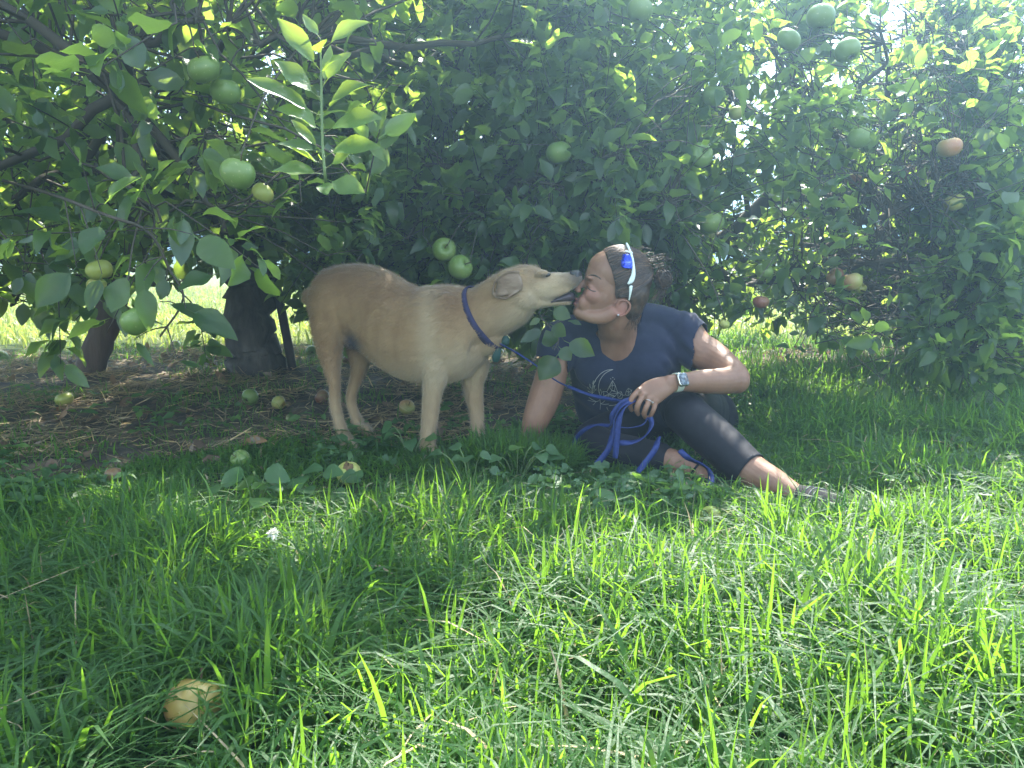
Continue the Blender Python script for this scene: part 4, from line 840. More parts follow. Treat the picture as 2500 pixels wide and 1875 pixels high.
# ring
f = [Z2(*p) for p in FN[2]]; c = f[0] * .55 + f[1] * .45; ax = nrm(f[1] - f[0]); a = nrm(np.cross(ax, Z_)); b_ = np.cross(ax, a); s = np.linspace(0, 2 * np.pi, 25)
V, F = tubes((c + (np.outer(np.cos(s), a) + np.outer(np.sin(s), b_)) * .0112)[None], np.full((1, 25), .0011), 6); rg_o = link('ring', npmesh('ring', V, F), M['metal'], person)
V, F, T = ellip(c + nrm(a if a[1] < 0 else -a) * .0125, [X_ * .0028, Y_ * .0028, Z_ * .0028], 6); link('stone', npmesh('stone', V, [F, T]), M['metal'], rg_o)
# ---- print on the shirt
PZ = lambda x, y: (1400 + x / 7.373, 820 + y / 7.373)
def on_shirt(px, py):
    r_ = ray(px, py).normalized(); h = bvs.ray_cast(Vector((0, 0, CAMH)), r_); return np.array(h[0] + h[1] * .0012 * (1 if h[1].dot(r_) < 0 else -1)) if h[0] else None
SEG = []
def line(pts, w_=.0007, n=None):
    q = spline(np.array(pts, float), n) if n else np.array(pts, float); out = []
    for i in range(len(q) - 1):
        for s in np.linspace(0, 1, 4)[:-1]: out.append(q[i] * (1 - s) + q[i + 1] * s)
    out.append(q[-1]); o = [on_shirt(*PZ(*p)) for p in out]; o = [p for p in o if p is not None]
    if len(o) > 1: SEG.append(tubes(spline(o, max(len(o), 3))[None], np.full((1, max(len(o), 3)), w_), 5))
line([(710, 605), (600, 618), (500, 670), (410, 770), (360, 870), (340, 960), (345, 1030)], .0009, 14)
line([(710, 605), (620, 640), (540, 700), (475, 800), (452, 900), (455, 990), (480, 1060)], .0009, 14)
for s in ([(600, 1000), (640, 905), (702, 800), (752, 885), (800, 1015)], [(702, 800), (700, 890), (690, 980), (640, 1045)], [(640, 905), (700, 890), (752, 885)], [(640, 905), (690, 980), (800, 1015)], [(752, 885), (740, 985), (690, 980)], [(702, 800), (660, 905), (600, 1000), (640, 1045), (620, 1110)],
          [(470, 1040), (480, 950), (510, 1010), (490, 1080), (470, 1040)], [(510, 1010), (545, 990), (600, 1000)], [(545, 990), (545, 1080), (490, 1080)], [(545, 1080), (640, 1045), (800, 1030)], [(640, 1045), (750, 1080), (800, 1015), (860, 1000), (890, 1065), (870, 1120)], [(750, 1080), (690, 1115)], [(800, 1015), (800, 1115), (850, 1070), (860, 1000)], [(800, 1015), (890, 1065), (935, 1060), (950, 990), (990, 935), (1045, 985), (1030, 1040), (985, 1070), (935, 1060)], [(990, 935), (985, 1000), (1045, 985)], [(950, 990), (985, 1000), (985, 1070)], [(985, 1000), (1030, 1040)], [(1050, 960), (1045, 985)], [(545, 1080), (620, 1075), (750, 1080)], [(800, 1115), (870, 1120)]): line(s)
for x0, y0, x1, y1 in ((345, 1030, 295, 860), (345, 1030, 255, 910), (345, 1030, 390, 880), (345, 1030, 415, 945), (345, 1000, 360, 800), (345, 1040, 265, 985), (360, 850, 405, 800)):
    line([(x0, y0), ((x0 + x1) / 2 + 6, (y0 + y1) / 2), (x1, y1)], .0006); line([(x1, y1), (x1 + (x0 - x1) * .2 - 12, y1 + (y0 - y1) * .25), (x1 + (x0 - x1) * .42, y1 + (y0 - y1) * .42)], .0006)
for x0, y0, x1, y1 in ((420, 1180, 280, 1105), (420, 1180, 260, 1155), (400, 1190, 350, 1240), (490, 1220, 480, 1140), (490, 1220, 570, 1160), (490, 1220, 640, 1220), (490, 1220, 480, 1320), (420, 1180, 480, 1140), (640, 1250, 800, 1225), (600, 1280, 660, 1390)): line([(x0, y0), ((x0 + x1) / 2, (y0 + y1) / 2 + 8), (x1, y1)], .0006)
for x0, y0 in ((705, 748), (670, 770), (735, 775)):
    p = on_shirt(*PZ(x0, y0))
    if p is not None: V, F, T = ellip(p, [X_ * .0016, Y_ * .0016, Z_ * .0016], 6); SEG.append((V, F))
V, F = join(SEG); link('moon_and_crystal_print', npmesh('moon_and_crystal_print', V, F), mat('print_ink', (.34, .35, .31), .8, .2), shirt)
# ---- sunglasses pushed up on the head
sg = empty('sunglasses', H(90, 390), 'white framed wraparound sunglasses with a blue mirror lens, pushed up on her hair', 'sunglasses')
def z2h(x, y, l): return Z2(x, y, HD - l * KH)
M['white_frame'] = mat('white_frame', (.62, .68, .62), .35, .5); M['dark_rubber'] = mat('dark_rubber', (.02, .02, .02), .6, .3)
M['mirror'] = mat('blue_mirror', (.03, .06, .75), .12, .8, Metallic=.75)
for s in (1, -1):
    pts = [z2h(912, 97, 4 * s), z2h(925, 125, 60 * s), z2h(946, 180, 118 * s), z2h(957, 240, 152 * s), z2h(958, 300, 172 * s), z2h(944, 345, 178 * s), z2h(925, 366, 178 * s)]
    V, F, T = loft([(p, X_, a, b_) for p, a, b_ in zip(pts, (.004, .004, .0038, .004, .006, .0075, .004), (.0035,) * 7)], 34, 12); link('frame', npmesh('frame', V, [F, T]), M['white_frame'], sg)
    pts = [z2h(946, 160, 108 * s), z2h(905, 150, 95 * s), z2h(866, 172, 92 * s)]
    V, F, T = loft([(p, Z_, a, .003) for p, a in zip(pts, (.004, .003, .002))], 14, 10); link('frame', npmesh('frame', V, [F, T]), M['white_frame'], sg)
    pts = [z2h(940, 384, 180 * s), z2h(938, 420, 180 * s), z2h(929, 475, 168 * s)]
    V, F, T = loft([(p, X_, a, .003) for p, a in zip(pts, (.0055, .004, .0016))], 14, 10); link('temple', npmesh('temple', V, [F, T]), M['white_frame'], sg)
    pts = [z2h(925, 366, 178 * s), z2h(940, 386, 180 * s)]
    V, F, T = loft([(p, X_, .0055, .0025) for p in pts], 8, 10, False); link('hinge', npmesh('hinge', V, [F, T]), M['dark_rubber'], sg)
    g = []
    for f in np.linspace(0, 1, 8):
        e0 = spline([(932, 166, 112), (950, 215, 140), (948, 268, 160)], 8)[int(f * 7)]; e1 = spline([(884, 168, 100), (862, 215, 118), (880, 258, 150)], 8)[int(f * 7)]
        for gq in np.linspace(0, 1, 6): q = e0 * (1 - gq) + e1 * gq; g.append(z2h(q[0], q[1], (q[2] + 14 * math.sin(gq * math.pi) + 16) * s))
    V = np.array(g); F = strips(1, 8, 6); V, F = thick(V, F, .002); link('lens', npmesh('lens', V, F), M['mirror'], sg)
# ---- leash
SEG = []
def strap(pts, w_=.016, face=None, n=60):
    P = np.array([Z2(*p) for p in pts]); f_ = nrm(np.array(face if face is not None else (-.25, -1, .1))); tg_ = nrm(np.gradient(P, axis=0)); k_ = np.arange(len(P))
    ph_ = .55 + .85 * np.sin(1.25 * k_ + 1.9 * len(SEG)); N = f_ * np.cos(ph_)[:, None] + nrm(np.cross(tg_, f_)) * np.sin(ph_)[:, None]      # the webbing turns as it hangs
    SEG.append(ribbon(P, N, w_, .0018, n))
strap([(30, 760, 2.34), (90, 790, 2.33), (150, 822, 2.32), (230, 870, 2.31), (310, 925, 2.30), (390, 990, 2.29)], .006, (0, -.75, .65), 60)
strap([(390, 990, 2.29), (455, 1032, 2.28), (520, 1062, 2.27)], .0045, (0, -.75, .65), 30)
strap([(515, 1060, 2.27), (650, 1112, 2.235), (770, 1140, 2.19), (880, 1162, 2.15), (950, 1165, 2.125)], .0105, (0, -.75, .65), 60)
strap([(960, 1150, 2.12), (880, 1190, 2.105), (830, 1280, 2.10), (812, 1400, 2.095), (785, 1490, 2.09), (705, 1590, 2.08)], 0.0161)
strap([(965, 1160, 2.118), (890, 1210, 2.10), (858, 1300, 2.092), (846, 1430, 2.085), (834, 1545, 2.08)], 0.0161)
strap([(965, 1140, 2.125), (880, 1170, 2.12), (815, 1250, 2.12), (800, 1320, 2.13), (720, 1318, 2.17), (640, 1345, 2.20), (580, 1400, 2.23), (550, 1480, 2.24), (560, 1560, 2.24)], 0.0134)
strap([(1070, 1268, 2.115), (1080, 1320, 2.11), (1040, 1390, 2.10), (960, 1435, 2.095), (865, 1442, 2.09)], 0.0151)
strap([(1055, 1270, 2.115), (1020, 1320, 2.10), (930, 1340, 2.095), (860, 1332, 2.09)], 0.0054, (0, -.2, 1))
strap([(1130, 1400, 2.10), (1105, 1480, 2.08), (1050, 1560, 2.06), (985, 1640, 2.04)], 0.0161)
strap([(1270, 1490, 2.085), (1310, 1530, 2.07), (1360, 1560, 2.05), (1440, 1600, 2.02), (1480, 1660, 1.99), (1475, 1735, 1.96), (1420, 1800, 1.93), (1350, 1855, 1.90)], 0.0161, (-.3, -1, .5), 80)
V, F = join(SEG)
leash = tag(link('leash', npmesh('leash', V, F), smooth=False, mat=noise_col(mat('blue_webbing', rough=.6, spec=.35), [(.3, (.005, .014, .085)), (.7, (.010, .026, .135))], 120, 3, bump=.3, bscale=700, dist=.002)), 'blue webbing dog leash looped and hanging from her hand over her lap', 'leash')
# ---------------------------------------------------------------- apples
def apple_mat(name, c0, c1, blush, amount):
    m = mat(name, c0, .38, .45); t = node(m, 'TexCoord'); n1 = node(m, 'TexNoise', Scale=14, Detail=4); n2 = node(m, 'TexNoise', Scale=140, Detail=2); lk(m, t, 'Object', n1, 'Vector'); lk(m, t, 'Object', n2, 'Vector')
    r = ramp(m, n1, 'Fac', [(.35, c0), (.65, c1)]); sx = node(m, 'SeparateXYZ'); lk(m, t, 'Object', sx, 'Vector')
    mr = node(m, 'MapRange'); mr.inputs['From Min'].default_value = -.02; mr.inputs['From Max'].default_value = .035; mr.inputs['To Max'].default_value = amount; lk(m, sx, 'X', mr, 'Value')
    x1 = node(m, 'MixRGB'); x1.inputs['Color2'].default_value = (*blush, 1); lk(m, mr, 'Result', x1, 'Fac'); lk(m, r, 'Color', x1, 'Color1')
    r2 = ramp(m, n2, 'Fac', [(.66, (0, 0, 0)), (.72, (1, 1, 1))]); x2 = node(m, 'MixRGB'); x2.inputs['Color2'].default_value = (.5, .48, .25, 1); mu = node(m, 'Math', operation='MULTIPLY'); mu.inputs[1].default_value = .35
    lk(m, r2, 'Color', mu, 0); lk(m, mu, 0, x2, 'Fac'); lk(m, x1, 'Color', x2, 'Color1'); lk(m, x2, 'Color', bsdf(m), 'Base Color')
    bsdf(m).inputs['Subsurface Weight'].default_value = .15; bsdf(m).inputs['Subsurface Radius'].default_value = (.01, .012, .003); bsdf(m).inputs['Subsurface Scale'].default_value = .5
    return m
AM = {'green': apple_mat('green_apple_skin', (.11, .185, .04), (.16, .24, .058), (.2, .24, .07), .2), 'yellow': apple_mat('yellow_apple_skin', (.27, .31, .06), (.34, .36, .09), (.36, .28, .08), .4),
      'orange': apple_mat('orange_apple_skin', (.30, .22, .06), (.36, .27, .09), (.33, .12, .05), .75),
      'blush': apple_mat('blushed_apple_skin', (.27, .29, .08), (.34, .32, .10), (.36, .13, .07), .8), 'red': apple_mat('red_apple_skin', (.20, .11, .05), (.22, .14, .065), (.19, .055, .04), .8)}
M['apple_stem'] = mat('apple_stem', (.09, .06, .035), .8, .2); M['calyx'] = mat('calyx', (.07, .055, .03), .9, .2); M['rot'] = noise_col(mat('rotten_flesh', rough=.8, spec=.2), [(.3, (.10, .06, .03)), (.7, (.2, .13, .06))], 60, 4)
def apple_shape(squash, bump_, seed):
    th = np.linspace(0, np.pi, 22); r = np.sin(th) ** .92 * (1 + .05 * np.cos(th)); z = np.cos(th) * squash
    z -= .34 * np.exp(-(r / .26) ** 2) * (th < 1.2) ; z += .26 * np.exp(-(r / .22) ** 2) * (th > 2.0)
    ph = np.arange(28) * 2 * np.pi / 28; lob = 1 + .025 * np.cos(5 * ph + seed) * np.clip((th[:, None] - 1.4), 0, 1.5) + bump_ * np.cos(ph + seed) * np.sin(th[:, None])
    V = np.stack([r[:, None] * np.cos(ph) * lob, r[:, None] * np.sin(ph) * lob, np.broadcast_to(z[:, None], (22, 28)) + bump_ * .6 * np.cos(2 * ph + seed) * r[:, None]], -1)
    return V.reshape(-1, 3), strips(1, 22, 28, True)
def make_apple(seed, sq):
    "a unit of each kind: body, stem and calyx meshes around the origin, radius 1"
    V, F = apple_shape(sq, .03, seed); b = npmesh('apple_body', V * .038, F)
    st = spline([(0, 0, .56), (.03, .02, .85), (.12, .03, 1.15)], 8); V, F = tubes(st[None] * .038, np.array([[.05, .04, .04, .038, .038, .04, .05, .06]]) * .038, 7); s = npmesh('apple_stem', V, F)
    rg_ = np.random.default_rng(seed); a = np.arange(5) * 1.257; bs = np.stack([np.cos(a) * .05, np.sin(a) * .05, np.full(5, -.66)], -1) * .038; dd = np.stack([np.cos(a), np.sin(a), np.full(5, -1.0)], -1)
    V, F, A = leaves(bs, dd, np.array([0, 0, -1.]) + np.zeros((5, 3)), np.full(5, .010), np.full(5, .005), np.full(5, .6), rg_, FU, np.array([.6, .8, .9, .6, .05])); c = npmesh('apple_calyx', V, F)
    for me in (b, s, c): me.polygons.foreach_set('use_smooth', np.ones(len(me.polygons), bool))
    s.materials.append(M['apple_stem']); c.materials.append(M['calyx']); b.materials.append(AM['green']); return b, s, c
PROTO = [make_apple(k, q) for k, q in ((1, .86), (4, .80), (7, .9))]
arg = np.random.default_rng(21)
def apple(loc, rad, kind, label, group, rot):
    b, s, c = PROTO[int(arg.integers(0, 3))]
    root = empty('apple', loc, label, 'apple', group); root.rotation_euler = rot; root.scale = (rad / .038,) * 3
    for nm, me in (('body', b), ('stem', s), ('calyx', c)):
        o = bpy.data.objects.new(nm, me); COL.objects.link(o); o.parent = root
        if nm == 'body': o.material_slots[0].link = 'OBJECT'; o.material_slots[0].material = AM[kind]
    return root
TW = []                                                         # short fruit twigs, added to the trees
def hang(x, y, dia, depth, kind, label, tree=None, face=None):
    p = W(x * 1.1302, y * 1.1302, depth); r_ = dia * 1.1302 / 2 * depth / FPX
    rot = (arg.normal(0, .3), arg.normal(0, .3), arg.uniform(0, 6.28)) if face is None else face
    apple(p, r_, kind, label, 'apples hanging in the trees', rot)
    top = Vector(p) + Matrix.Rotation(rot[2], 3, 'Z') @ Matrix.Rotation(rot[1], 3, 'Y') @ Matrix.Rotation(rot[0], 3, 'X') @ Vector((.1, 0, 1.1)) * r_
    TW.append((tree or ('mid' if p.x > -.25 else 'left'), top))
def z5(x, y, d): return ((1250 + x / 1.765) / 1.1302, y / 1.765 / 1.1302, d / 1.765 / 1.1302)
toward = (1.25, 0, .2)                                           # calyx turned to the viewer
hang(440, 150, 66, 1.85, 'green', 'large green apple left of the upright shoot, lit at its top, upper of a pair')
hang(487, 198, 62, 1.92, 'green', 'green apple half behind leaves, just below the bright topped apple left of the upright shoot')
hang(514, 376, 72, 1.72, 'green', 'biggest shaded green apple in the cluster over the fork of the grooved trunk')
hang(566, 352, 46, 2.2, 'green', 'small round shaded apple at the right edge of the cluster over the trunk fork')
hang(510, 332, 44, 2.1, 'green', 'small shaded apple at the top of the cluster over the trunk fork', face=toward)
hang(566, 418, 46, 2.1, 'yellow', 'yellowish apple under the cluster, right above the dark bough leaving the trunk')
hang(297, 692, 72, 1.72, 'green', 'large low green apple between leaning stake and trunk, partly behind a drooping leaf')
hang(215, 583, 54, 1.95, 'yellow', 'yellow green apple above the top of the leaning stake')
hang(208, 616, 40, 2.0, 'yellow', 'smaller dull yellow apple tucked under another beside the leaning stake')
hang(648, 597, 24, 4.3, 'green', 'tiny far green apple hanging left of the rump of the dog, right one of two', 'left')
hang(617, 592, 22, 4.35, 'green', 'tiny far green apple hanging left of the rump of the dog, left one of two', 'left')
hang(960, 540, 52, 2.78, 'green', 'green apple over the back of the dog with its eye turned to the viewer', 'mid', toward)
hang(994, 577, 54, 2.72, 'green', 'green apple touching the withers of the dog, lower of the pair', 'mid', (.9, .9, .3))
hang(1207, 330, 54, 2.75, 'green', 'pale green apple alone high above the muzzle of the dog')
hang(1512, 335, 53, 2.75, 'green', 'round green apple with its dark eye showing, above and to the right of her hair', None, toward)
hang(1540, 482, 50, 2.85, 'green', 'green apple hanging above the bun of the woman, over a bent grey twig')
for q, k, dep, lab in (((550, 45, 105), 'green', 2.7, 'hazy green apple at the top edge, over the alone pale apple'), ((1332, 72, 112), 'green', 2.55, 'big backlit green apple near the top edge, uppermost of three in the right crown'),
        ((1193, 172, 100), 'green', 2.7, 'green apple lower left of the big backlit one, in front of open sky'), ((1447, 215, 104), 'green', 2.65, 'dusky green apple lower right of the big backlit one near the top edge'),
        ((870, 412, 96), 'green', 2.75, 'green apple with a leaf shadow across it, beside a dark vertical twig'), ((965, 488, 62), 'yellow', 3.0, 'small yellow green apple just right of the leaf shadowed one'),
        ((425, 352, 66), 'green', 2.9, 'pale hazy apple left of the dark vertical twig, near the crown top'), ((1497, 595, 96), 'green', 2.8, 'large dull green apple in the middle of the right crown'),
        ((1885, 637, 100), 'blush', 2.8, 'pinkish green apple below the patch of open sky at the right'), ((1710, 748, 80), 'red', 3.0, 'dusky red apple under a bough in the right crown'),
        ((1470, 778, 72), 'red', 3.1, 'shaded reddish apple to the left of the dusky red one under the bough'), ((1908, 872, 82), 'yellow', 2.9, 'yellow green apple at the right, below the pinkish green one'),
        ((1740, 628, 62), 'blush', 3.2, 'small blushed apple left of the pinkish green one'), ((265, 770, 50), 'green', 3.0, 'narrow looking green apple under the alone pale one, half behind a leaf'),
        ((560, 556, 52), 'yellow', 3.1, 'small yellow apple between the alone pale one and the leaf shadowed one'), ((460, 772, 52), 'green', 3.1, 'small green apple in the leaves above the blue lens'),
        ((1725, 975, 52), 'yellow', 3.2, 'small yellow apple among bright leaves, level with the bent grey twig'), ((1393, 1192, 76), 'red', 2.9, 'red cheeked apple, left one of two touching in the lower right crown'),
        ((1467, 1214, 86), 'blush', 2.85, 'orange blushed apple, right one of two touching in the lower right crown'), ((1290, 1247, 62), 'yellow', 3.0, 'bright yellow apple left of the two touching blushed apples'),
        ((1072, 1302, 70), 'red', 2.8, 'red apple low behind the shoulder of the woman'), ((1085, 1168, 78), 'green', 2.85, 'shaded green apple to the right of her bun'),
        ((914, 1397, 48), 'yellow', 2.6, 'small sunlit yellow apple just above her left sleeve'), ((1690, 1352, 52), 'green', 3.2, 'small green apple low in the right crown near the grass'),
        ((1502, 1243, 52), 'yellow', 3.1, 'half hidden yellow apple just under the orange blushed one'), ((1850, 1440, 42), 'yellow', 3.4, 'lowest small yellow apple in the right crown, next to the thin trunk'),
        ((120, 640, 60), 'green', 3.0, 'hidden green apple peeping out left of the alone pale one'), ((160, 860, 70), 'green', 2.95, 'leaf covered green apple above the nose of the dog')):
    x, y, d_ = z5(*q); hang(x, y, d_, dep, k, lab)
def fallen(px, pyb, dia, kind, label, rot=None, sink=.10):
    g = G(px, pyb); r_ = dia / 2 * g.y / FPX; z = float(gz(g.x, g.y)) + r_ * (.86 - sink)
    return apple((g.x, g.y, max(z, r_ * .6)), r_, kind, label, 'apples fallen on the ground', rot or (arg.uniform(-1.3, 1.3), arg.uniform(-1, 1), arg.uniform(0, 6.28)))
z8 = lambda x, y: (x / 2.765, 600 + y / 2.765)
z1p = lambda x, y: (700 + x / 2.765, 580 + y / 2.765)
big = fallen(482, 1792, 160, 'orange', 'large blushed yellow apple lying in the near grass with its stem hollow up', (.55, .2, 2.6), .0)
for (x, y), dd_, k, lab in ((z8(12, 785), 33, 'green', 'green fallen apple cut by the edge of the picture, on bare soil'), (z8(440, 1080), 43, 'yellow', 'dull yellow fallen apple on the dark soil under the low boughs'),
        (z8(1690, 1056), 42, 'green', 'bright green fallen apple lying in front of the grooved trunk'), (z8(1882, 1090), 36, 'blush', 'reddish fallen apple in grass, next to the bright green one by the trunk'),
        (z8(1625, 1500), 50, 'green', 'bright green fallen apple beside a curled brown leaf, nearest on the bare soil'), (z8(765, 1590), 47, 'red', 'dull red fallen apple at the edge of the long grass'),
        (z8(1187, 705), 28, 'blush', 'small orange fallen apple between the leaning stake and the trunk'), (z8(2107, 735), 29, 'green', 'small pale green fallen apple behind the rump of the dog'),
        (z1p(240, 1105), 37, 'red', 'red fallen apple right behind the near hind leg of the dog'), (z1p(410, 862), 24, 'red', 'small red fallen apple seen between the hind legs'),
        (z1p(228, 915), 18, 'green', 'tiny green fallen apple behind the thigh of the dog'), (z1p(812, 1178), 41, 'blush', 'green and red fallen apple under the belly of the dog'),
        (z1p(1702, 748), 26, 'blush', 'pink fallen apple far behind, between the dog and her planted arm'), ((1732, 1278), 58, 'yellow', 'yellow green fallen apple half sunk in grass before her lower leg'),
        ((1250 + 1170 / 1.765, 1522 / 1.765), 18, 'yellow', 'tiny yellow fallen apple on the far litter right of her elbow'), ((1250 + 1282 / 1.765, 1562 / 1.765), 18, 'green', 'tiny green fallen apple on the far litter under the right crown'),
        ((1250 + 1250 / 1.765, 1570 / 1.765), 15, 'blush', 'tiny blushed fallen apple on the far litter, beside the tiny green one')):
    fallen(x, y, dd_, k, lab)
bit = fallen(*z1p(418, 1640), 62, 'yellow', 'half rotten yellow apple with brown bitten top, before the hind paw', (.3, -.5, 1.2), .05)
V, F = fuse([ellip((0, 0, .020), [X_ * .026, Y_ * .024, Z_ * .014]), ellip((.014, .006, .018), [X_ * .016, Y_ * .018, Z_ * .012])], .0022, 3)
V = V + vnormals(V, F) * (fbm(V, 260, 5) * .0016)[:, None]; o = link('rotten_patch', npmesh('rotten_patch', V, F), M['rot']); o.parent = bit
# fruit twigs
for nm, t_ in TW:
    root, sk = (tr_left, sk_left) if nm == 'left' else (tr_mid, sk_mid); t_ = np.array(t_)
    d2 = ((sk - t_) ** 2).sum(1) + .8 * np.clip(t_[2] - .02 - sk[:, 2], 0, None); o_ = sk[d2.argmin()]; v_ = nrm(o_ - t_) * min(.35, np.linalg.norm(o_ - t_))
    V, F = tubes(spline([t_, t_ + v_ * .4 + np.array([0, 0, .03]), t_ + v_], 8)[None], np.linspace(.0016, .003, 8)[None], 5); link('fruit_twig', npmesh('fruit_twig', V, F), M['twig'], root)

# ---------------------------------------------------------------- single shoots
def shoot(nm, root, stem, rows, lmat, seed, smat='green_stem', r0=.003, parts=True):
    "stem points and leaves given as (base, tip, width, face) in space"
    rg_ = np.random.default_rng(seed); st = spline(stem, 24); V, F = tubes(st[None], np.linspace(r0, r0 * .5, 24)[None], 7)
    b = np.array([r[0] for r in rows]); PT = []
    for q in b:
        k = ((st - q) ** 2).sum(1).argmin(); s0 = st[max(k - 1, 0)]; PT.append(spline([s0, (s0 + q) / 2 + np.array([0, 0, .006]), q], 7))
    V, F = join([(V, F), tubes(np.array(PT), np.linspace(r0 * .45, .0009, 7)[None] * np.ones((len(PT), 1)), 5)])
    so = link(nm, npmesh(nm, V, F), M[smat], root); t_ = np.array([r[1] for r in rows]); ln = np.linalg.norm(t_ - b, axis=1); up = np.array([r[3] for r in rows]); d_ = nrm(t_ - b)
    wd = np.array([r[2] for r in rows]); U = np.linspace(0, 1, 15); U = np.concatenate([[-.22], U]); PR = np.concatenate([[.03], [.05], np.sin(np.pi * np.linspace(0, 1, 15)[1:-1] ** .8) ** .85, [.02]]) * (1 + .04 * (np.arange(16) % 2))
    V, F, A = leaves(b + d_ * (ln * .18)[:, None], d_, up, ln * .82, wd, rg_.normal(.12, .14, len(b)), rg_, U, PR, .03, .34)
    link('leaves', npmesh('leaves', V, F, A), M[lmat], so); return so
ZS = lambda x, y, d: np.array(W(600 + x / 3.456, y / 3.456, d))
DS = 1.36; rows = []
for bx, by, tx, ty, w_, dd_ in ((620, 570, 265, 150, 34, .02), (640, 300, 480, 135, 16, -.03), (715, 375, 1030, 160, 34, .02), (635, 600, 765, 440, 34, .05), (640, 440, 640, 300, 26, .03), (700, 690, 870, 410, 30, -.02), (525, 790, 245, 500, 40, .03), (520, 940, 0, 660, 40, .05), (700, 920, 980, 650, 44, .04), (720, 1090, 1050, 870, 44, .05), (640, 1080, 290, 880, 46, .05), (700, 700, 720, 400, 20, -.06),
        (545, 1240, 385, 1010, 18, -.02), (690, 1290, 1060, 1130, 36, .04), (720, 1390, 1000, 1190, 36, .02), (600, 1350, 330, 1260, 34, .06), (640, 1440, 210, 1420, 38, .02), (690, 1480, 1010, 1640, 34, .04), (620, 1500, 680, 1640, 24, .05), (560, 1250, 260, 1200, 24, .01)):
    x0 = 640 + (by - 600) * .03; rows.append((ZS(x0 * .75 + bx * .25, by + 30, DS), ZS(tx, ty, DS - dd_ * 1.2), w_ * 2 / 3.456 * DS / FPX * 2.6, (.15 * (1 if tx < bx else -1), -.75, .75)))
shoot('leafy_shoot', tr_left, [ZS(690, 1640, DS + .10), ZS(672, 1500, DS), ZS(650, 1250, DS), ZS(640, 900, DS), ZS(636, 600, DS), ZS(630, 430, DS)], rows, 'young_leaf', 5)
ZA = lambda x, y, d: np.array(W(1060 + x / 5.53, 620 + y / 5.53, d))
rows = [(ZA(1500, 990, 2.27), ZA(1160, 1200, 2.24), .035, (.3, -.8, .4)), (ZA(1450, 860, 2.28), ZA(1290, 950, 2.26), .020, (.4, -.7, .5)), (ZA(1560, 940, 2.24), ZA(1790, 1120, 2.20), .044, (-.2, -.9, .3)), (ZA(1600, 1290, 2.23), ZA(1530, 1040, 2.21), .050, (.2, -.9, .2)),
        (ZA(1690, 1330, 2.22), ZA(1430, 1700, 2.19), .070, (.1, -.95, .3)), (ZA(1750, 1170, 2.22), ZA(2170, 1370, 2.19), .055, (-.1, -.9, .45)), (ZA(1680, 1250, 2.22), ZA(1850, 1430, 2.20), .045, (0, -.9, .4)), (ZA(1760, 900, 2.25), ZA(1990, 930, 2.22), .02, (0, -.3, 1)), (ZA(1560, 760, 2.27), ZA(1840, 860, 2.25), .05, (0, -.9, .4))]
shoot('hanging_shoot', tr_mid, [(.3, 3.3, .6), ZA(1480, 700, 2.75), ZA(1440, 840, 2.32), ZA(1540, 960, 2.26), ZA(1680, 1130, 2.22), ZA(1620, 1300, 2.22)], rows, 'apple_leaf', 9, 'twig')
# drooping leaves of the left boughs seen against the light
Z4 = lambda x, y, d: np.array(W(x / 1.765, y / 1.765, d))
rows = [(Z4(945, 1180, 1.72), Z4(760, 1240, 1.66), .055, (0, -.6, .8)), (Z4(800, 1330, 1.72), Z4(1010, 1440, 1.68), .055, (0, -.8, .6)), (Z4(690, 1300, 1.74), Z4(960, 1370, 1.70), .035, (0, -.6, .8)), (Z4(830, 1010, 1.6), Z4(1000, 1140, 1.56), .06, (.1, -.9, .4)), (Z4(580, 1460, 1.74), Z4(650, 1560, 1.70), .018, (.2, -.8, .4)), (Z4(760, 1550, 1.74), Z4(865, 1590, 1.7), .016, (0, -.5, .9)),
        (Z4(440, 1180, 1.7), Z4(380, 1340, 1.66), .035, (.2, -.9, .3)), (Z4(330, 1150, 1.75), Z4(160, 1330, 1.7), .06, (.2, -.9, .3)), (Z4(560, 1170, 1.72), Z4(470, 1340, 1.68), .06, (-.2, -.9, .3)), (Z4(620, 1210, 1.7), Z4(640, 1420, 1.66), .045, (.4, -.9, .2)), (Z4(720, 1190, 1.72), Z4(690, 1290, 1.70), .03, (.2, -.8, .4)),
        (Z4(450, 880, 1.6), Z4(580, 750, 1.56), .05, (.1, -.8, .5)), (Z4(440, 950, 1.6), Z4(370, 1110, 1.55), .05, (0, -.7, .7)), (Z4(350, 700, 1.6), Z4(330, 640, 1.56), .04, (0, -.9, .3)), (Z4(100, 1180, 1.9), Z4(60, 1270, 1.88), .025, (.2, -.9, .2)), (Z4(100, 1180, 1.9), Z4(150, 1210, 1.88), .02, (.2, -.9, .4))]
shoot('drooping_bough', tr_left, [Z4(-60, 760, 2.3), Z4(200, 830, 1.9), Z4(450, 925, 1.65), Z4(640, 1000, 1.68), Z4(730, 1160, 1.72), Z4(790, 1290, 1.74), Z4(690, 1450, 1.76)], rows, 'apple_leaf', 12, 'twig', .0045)

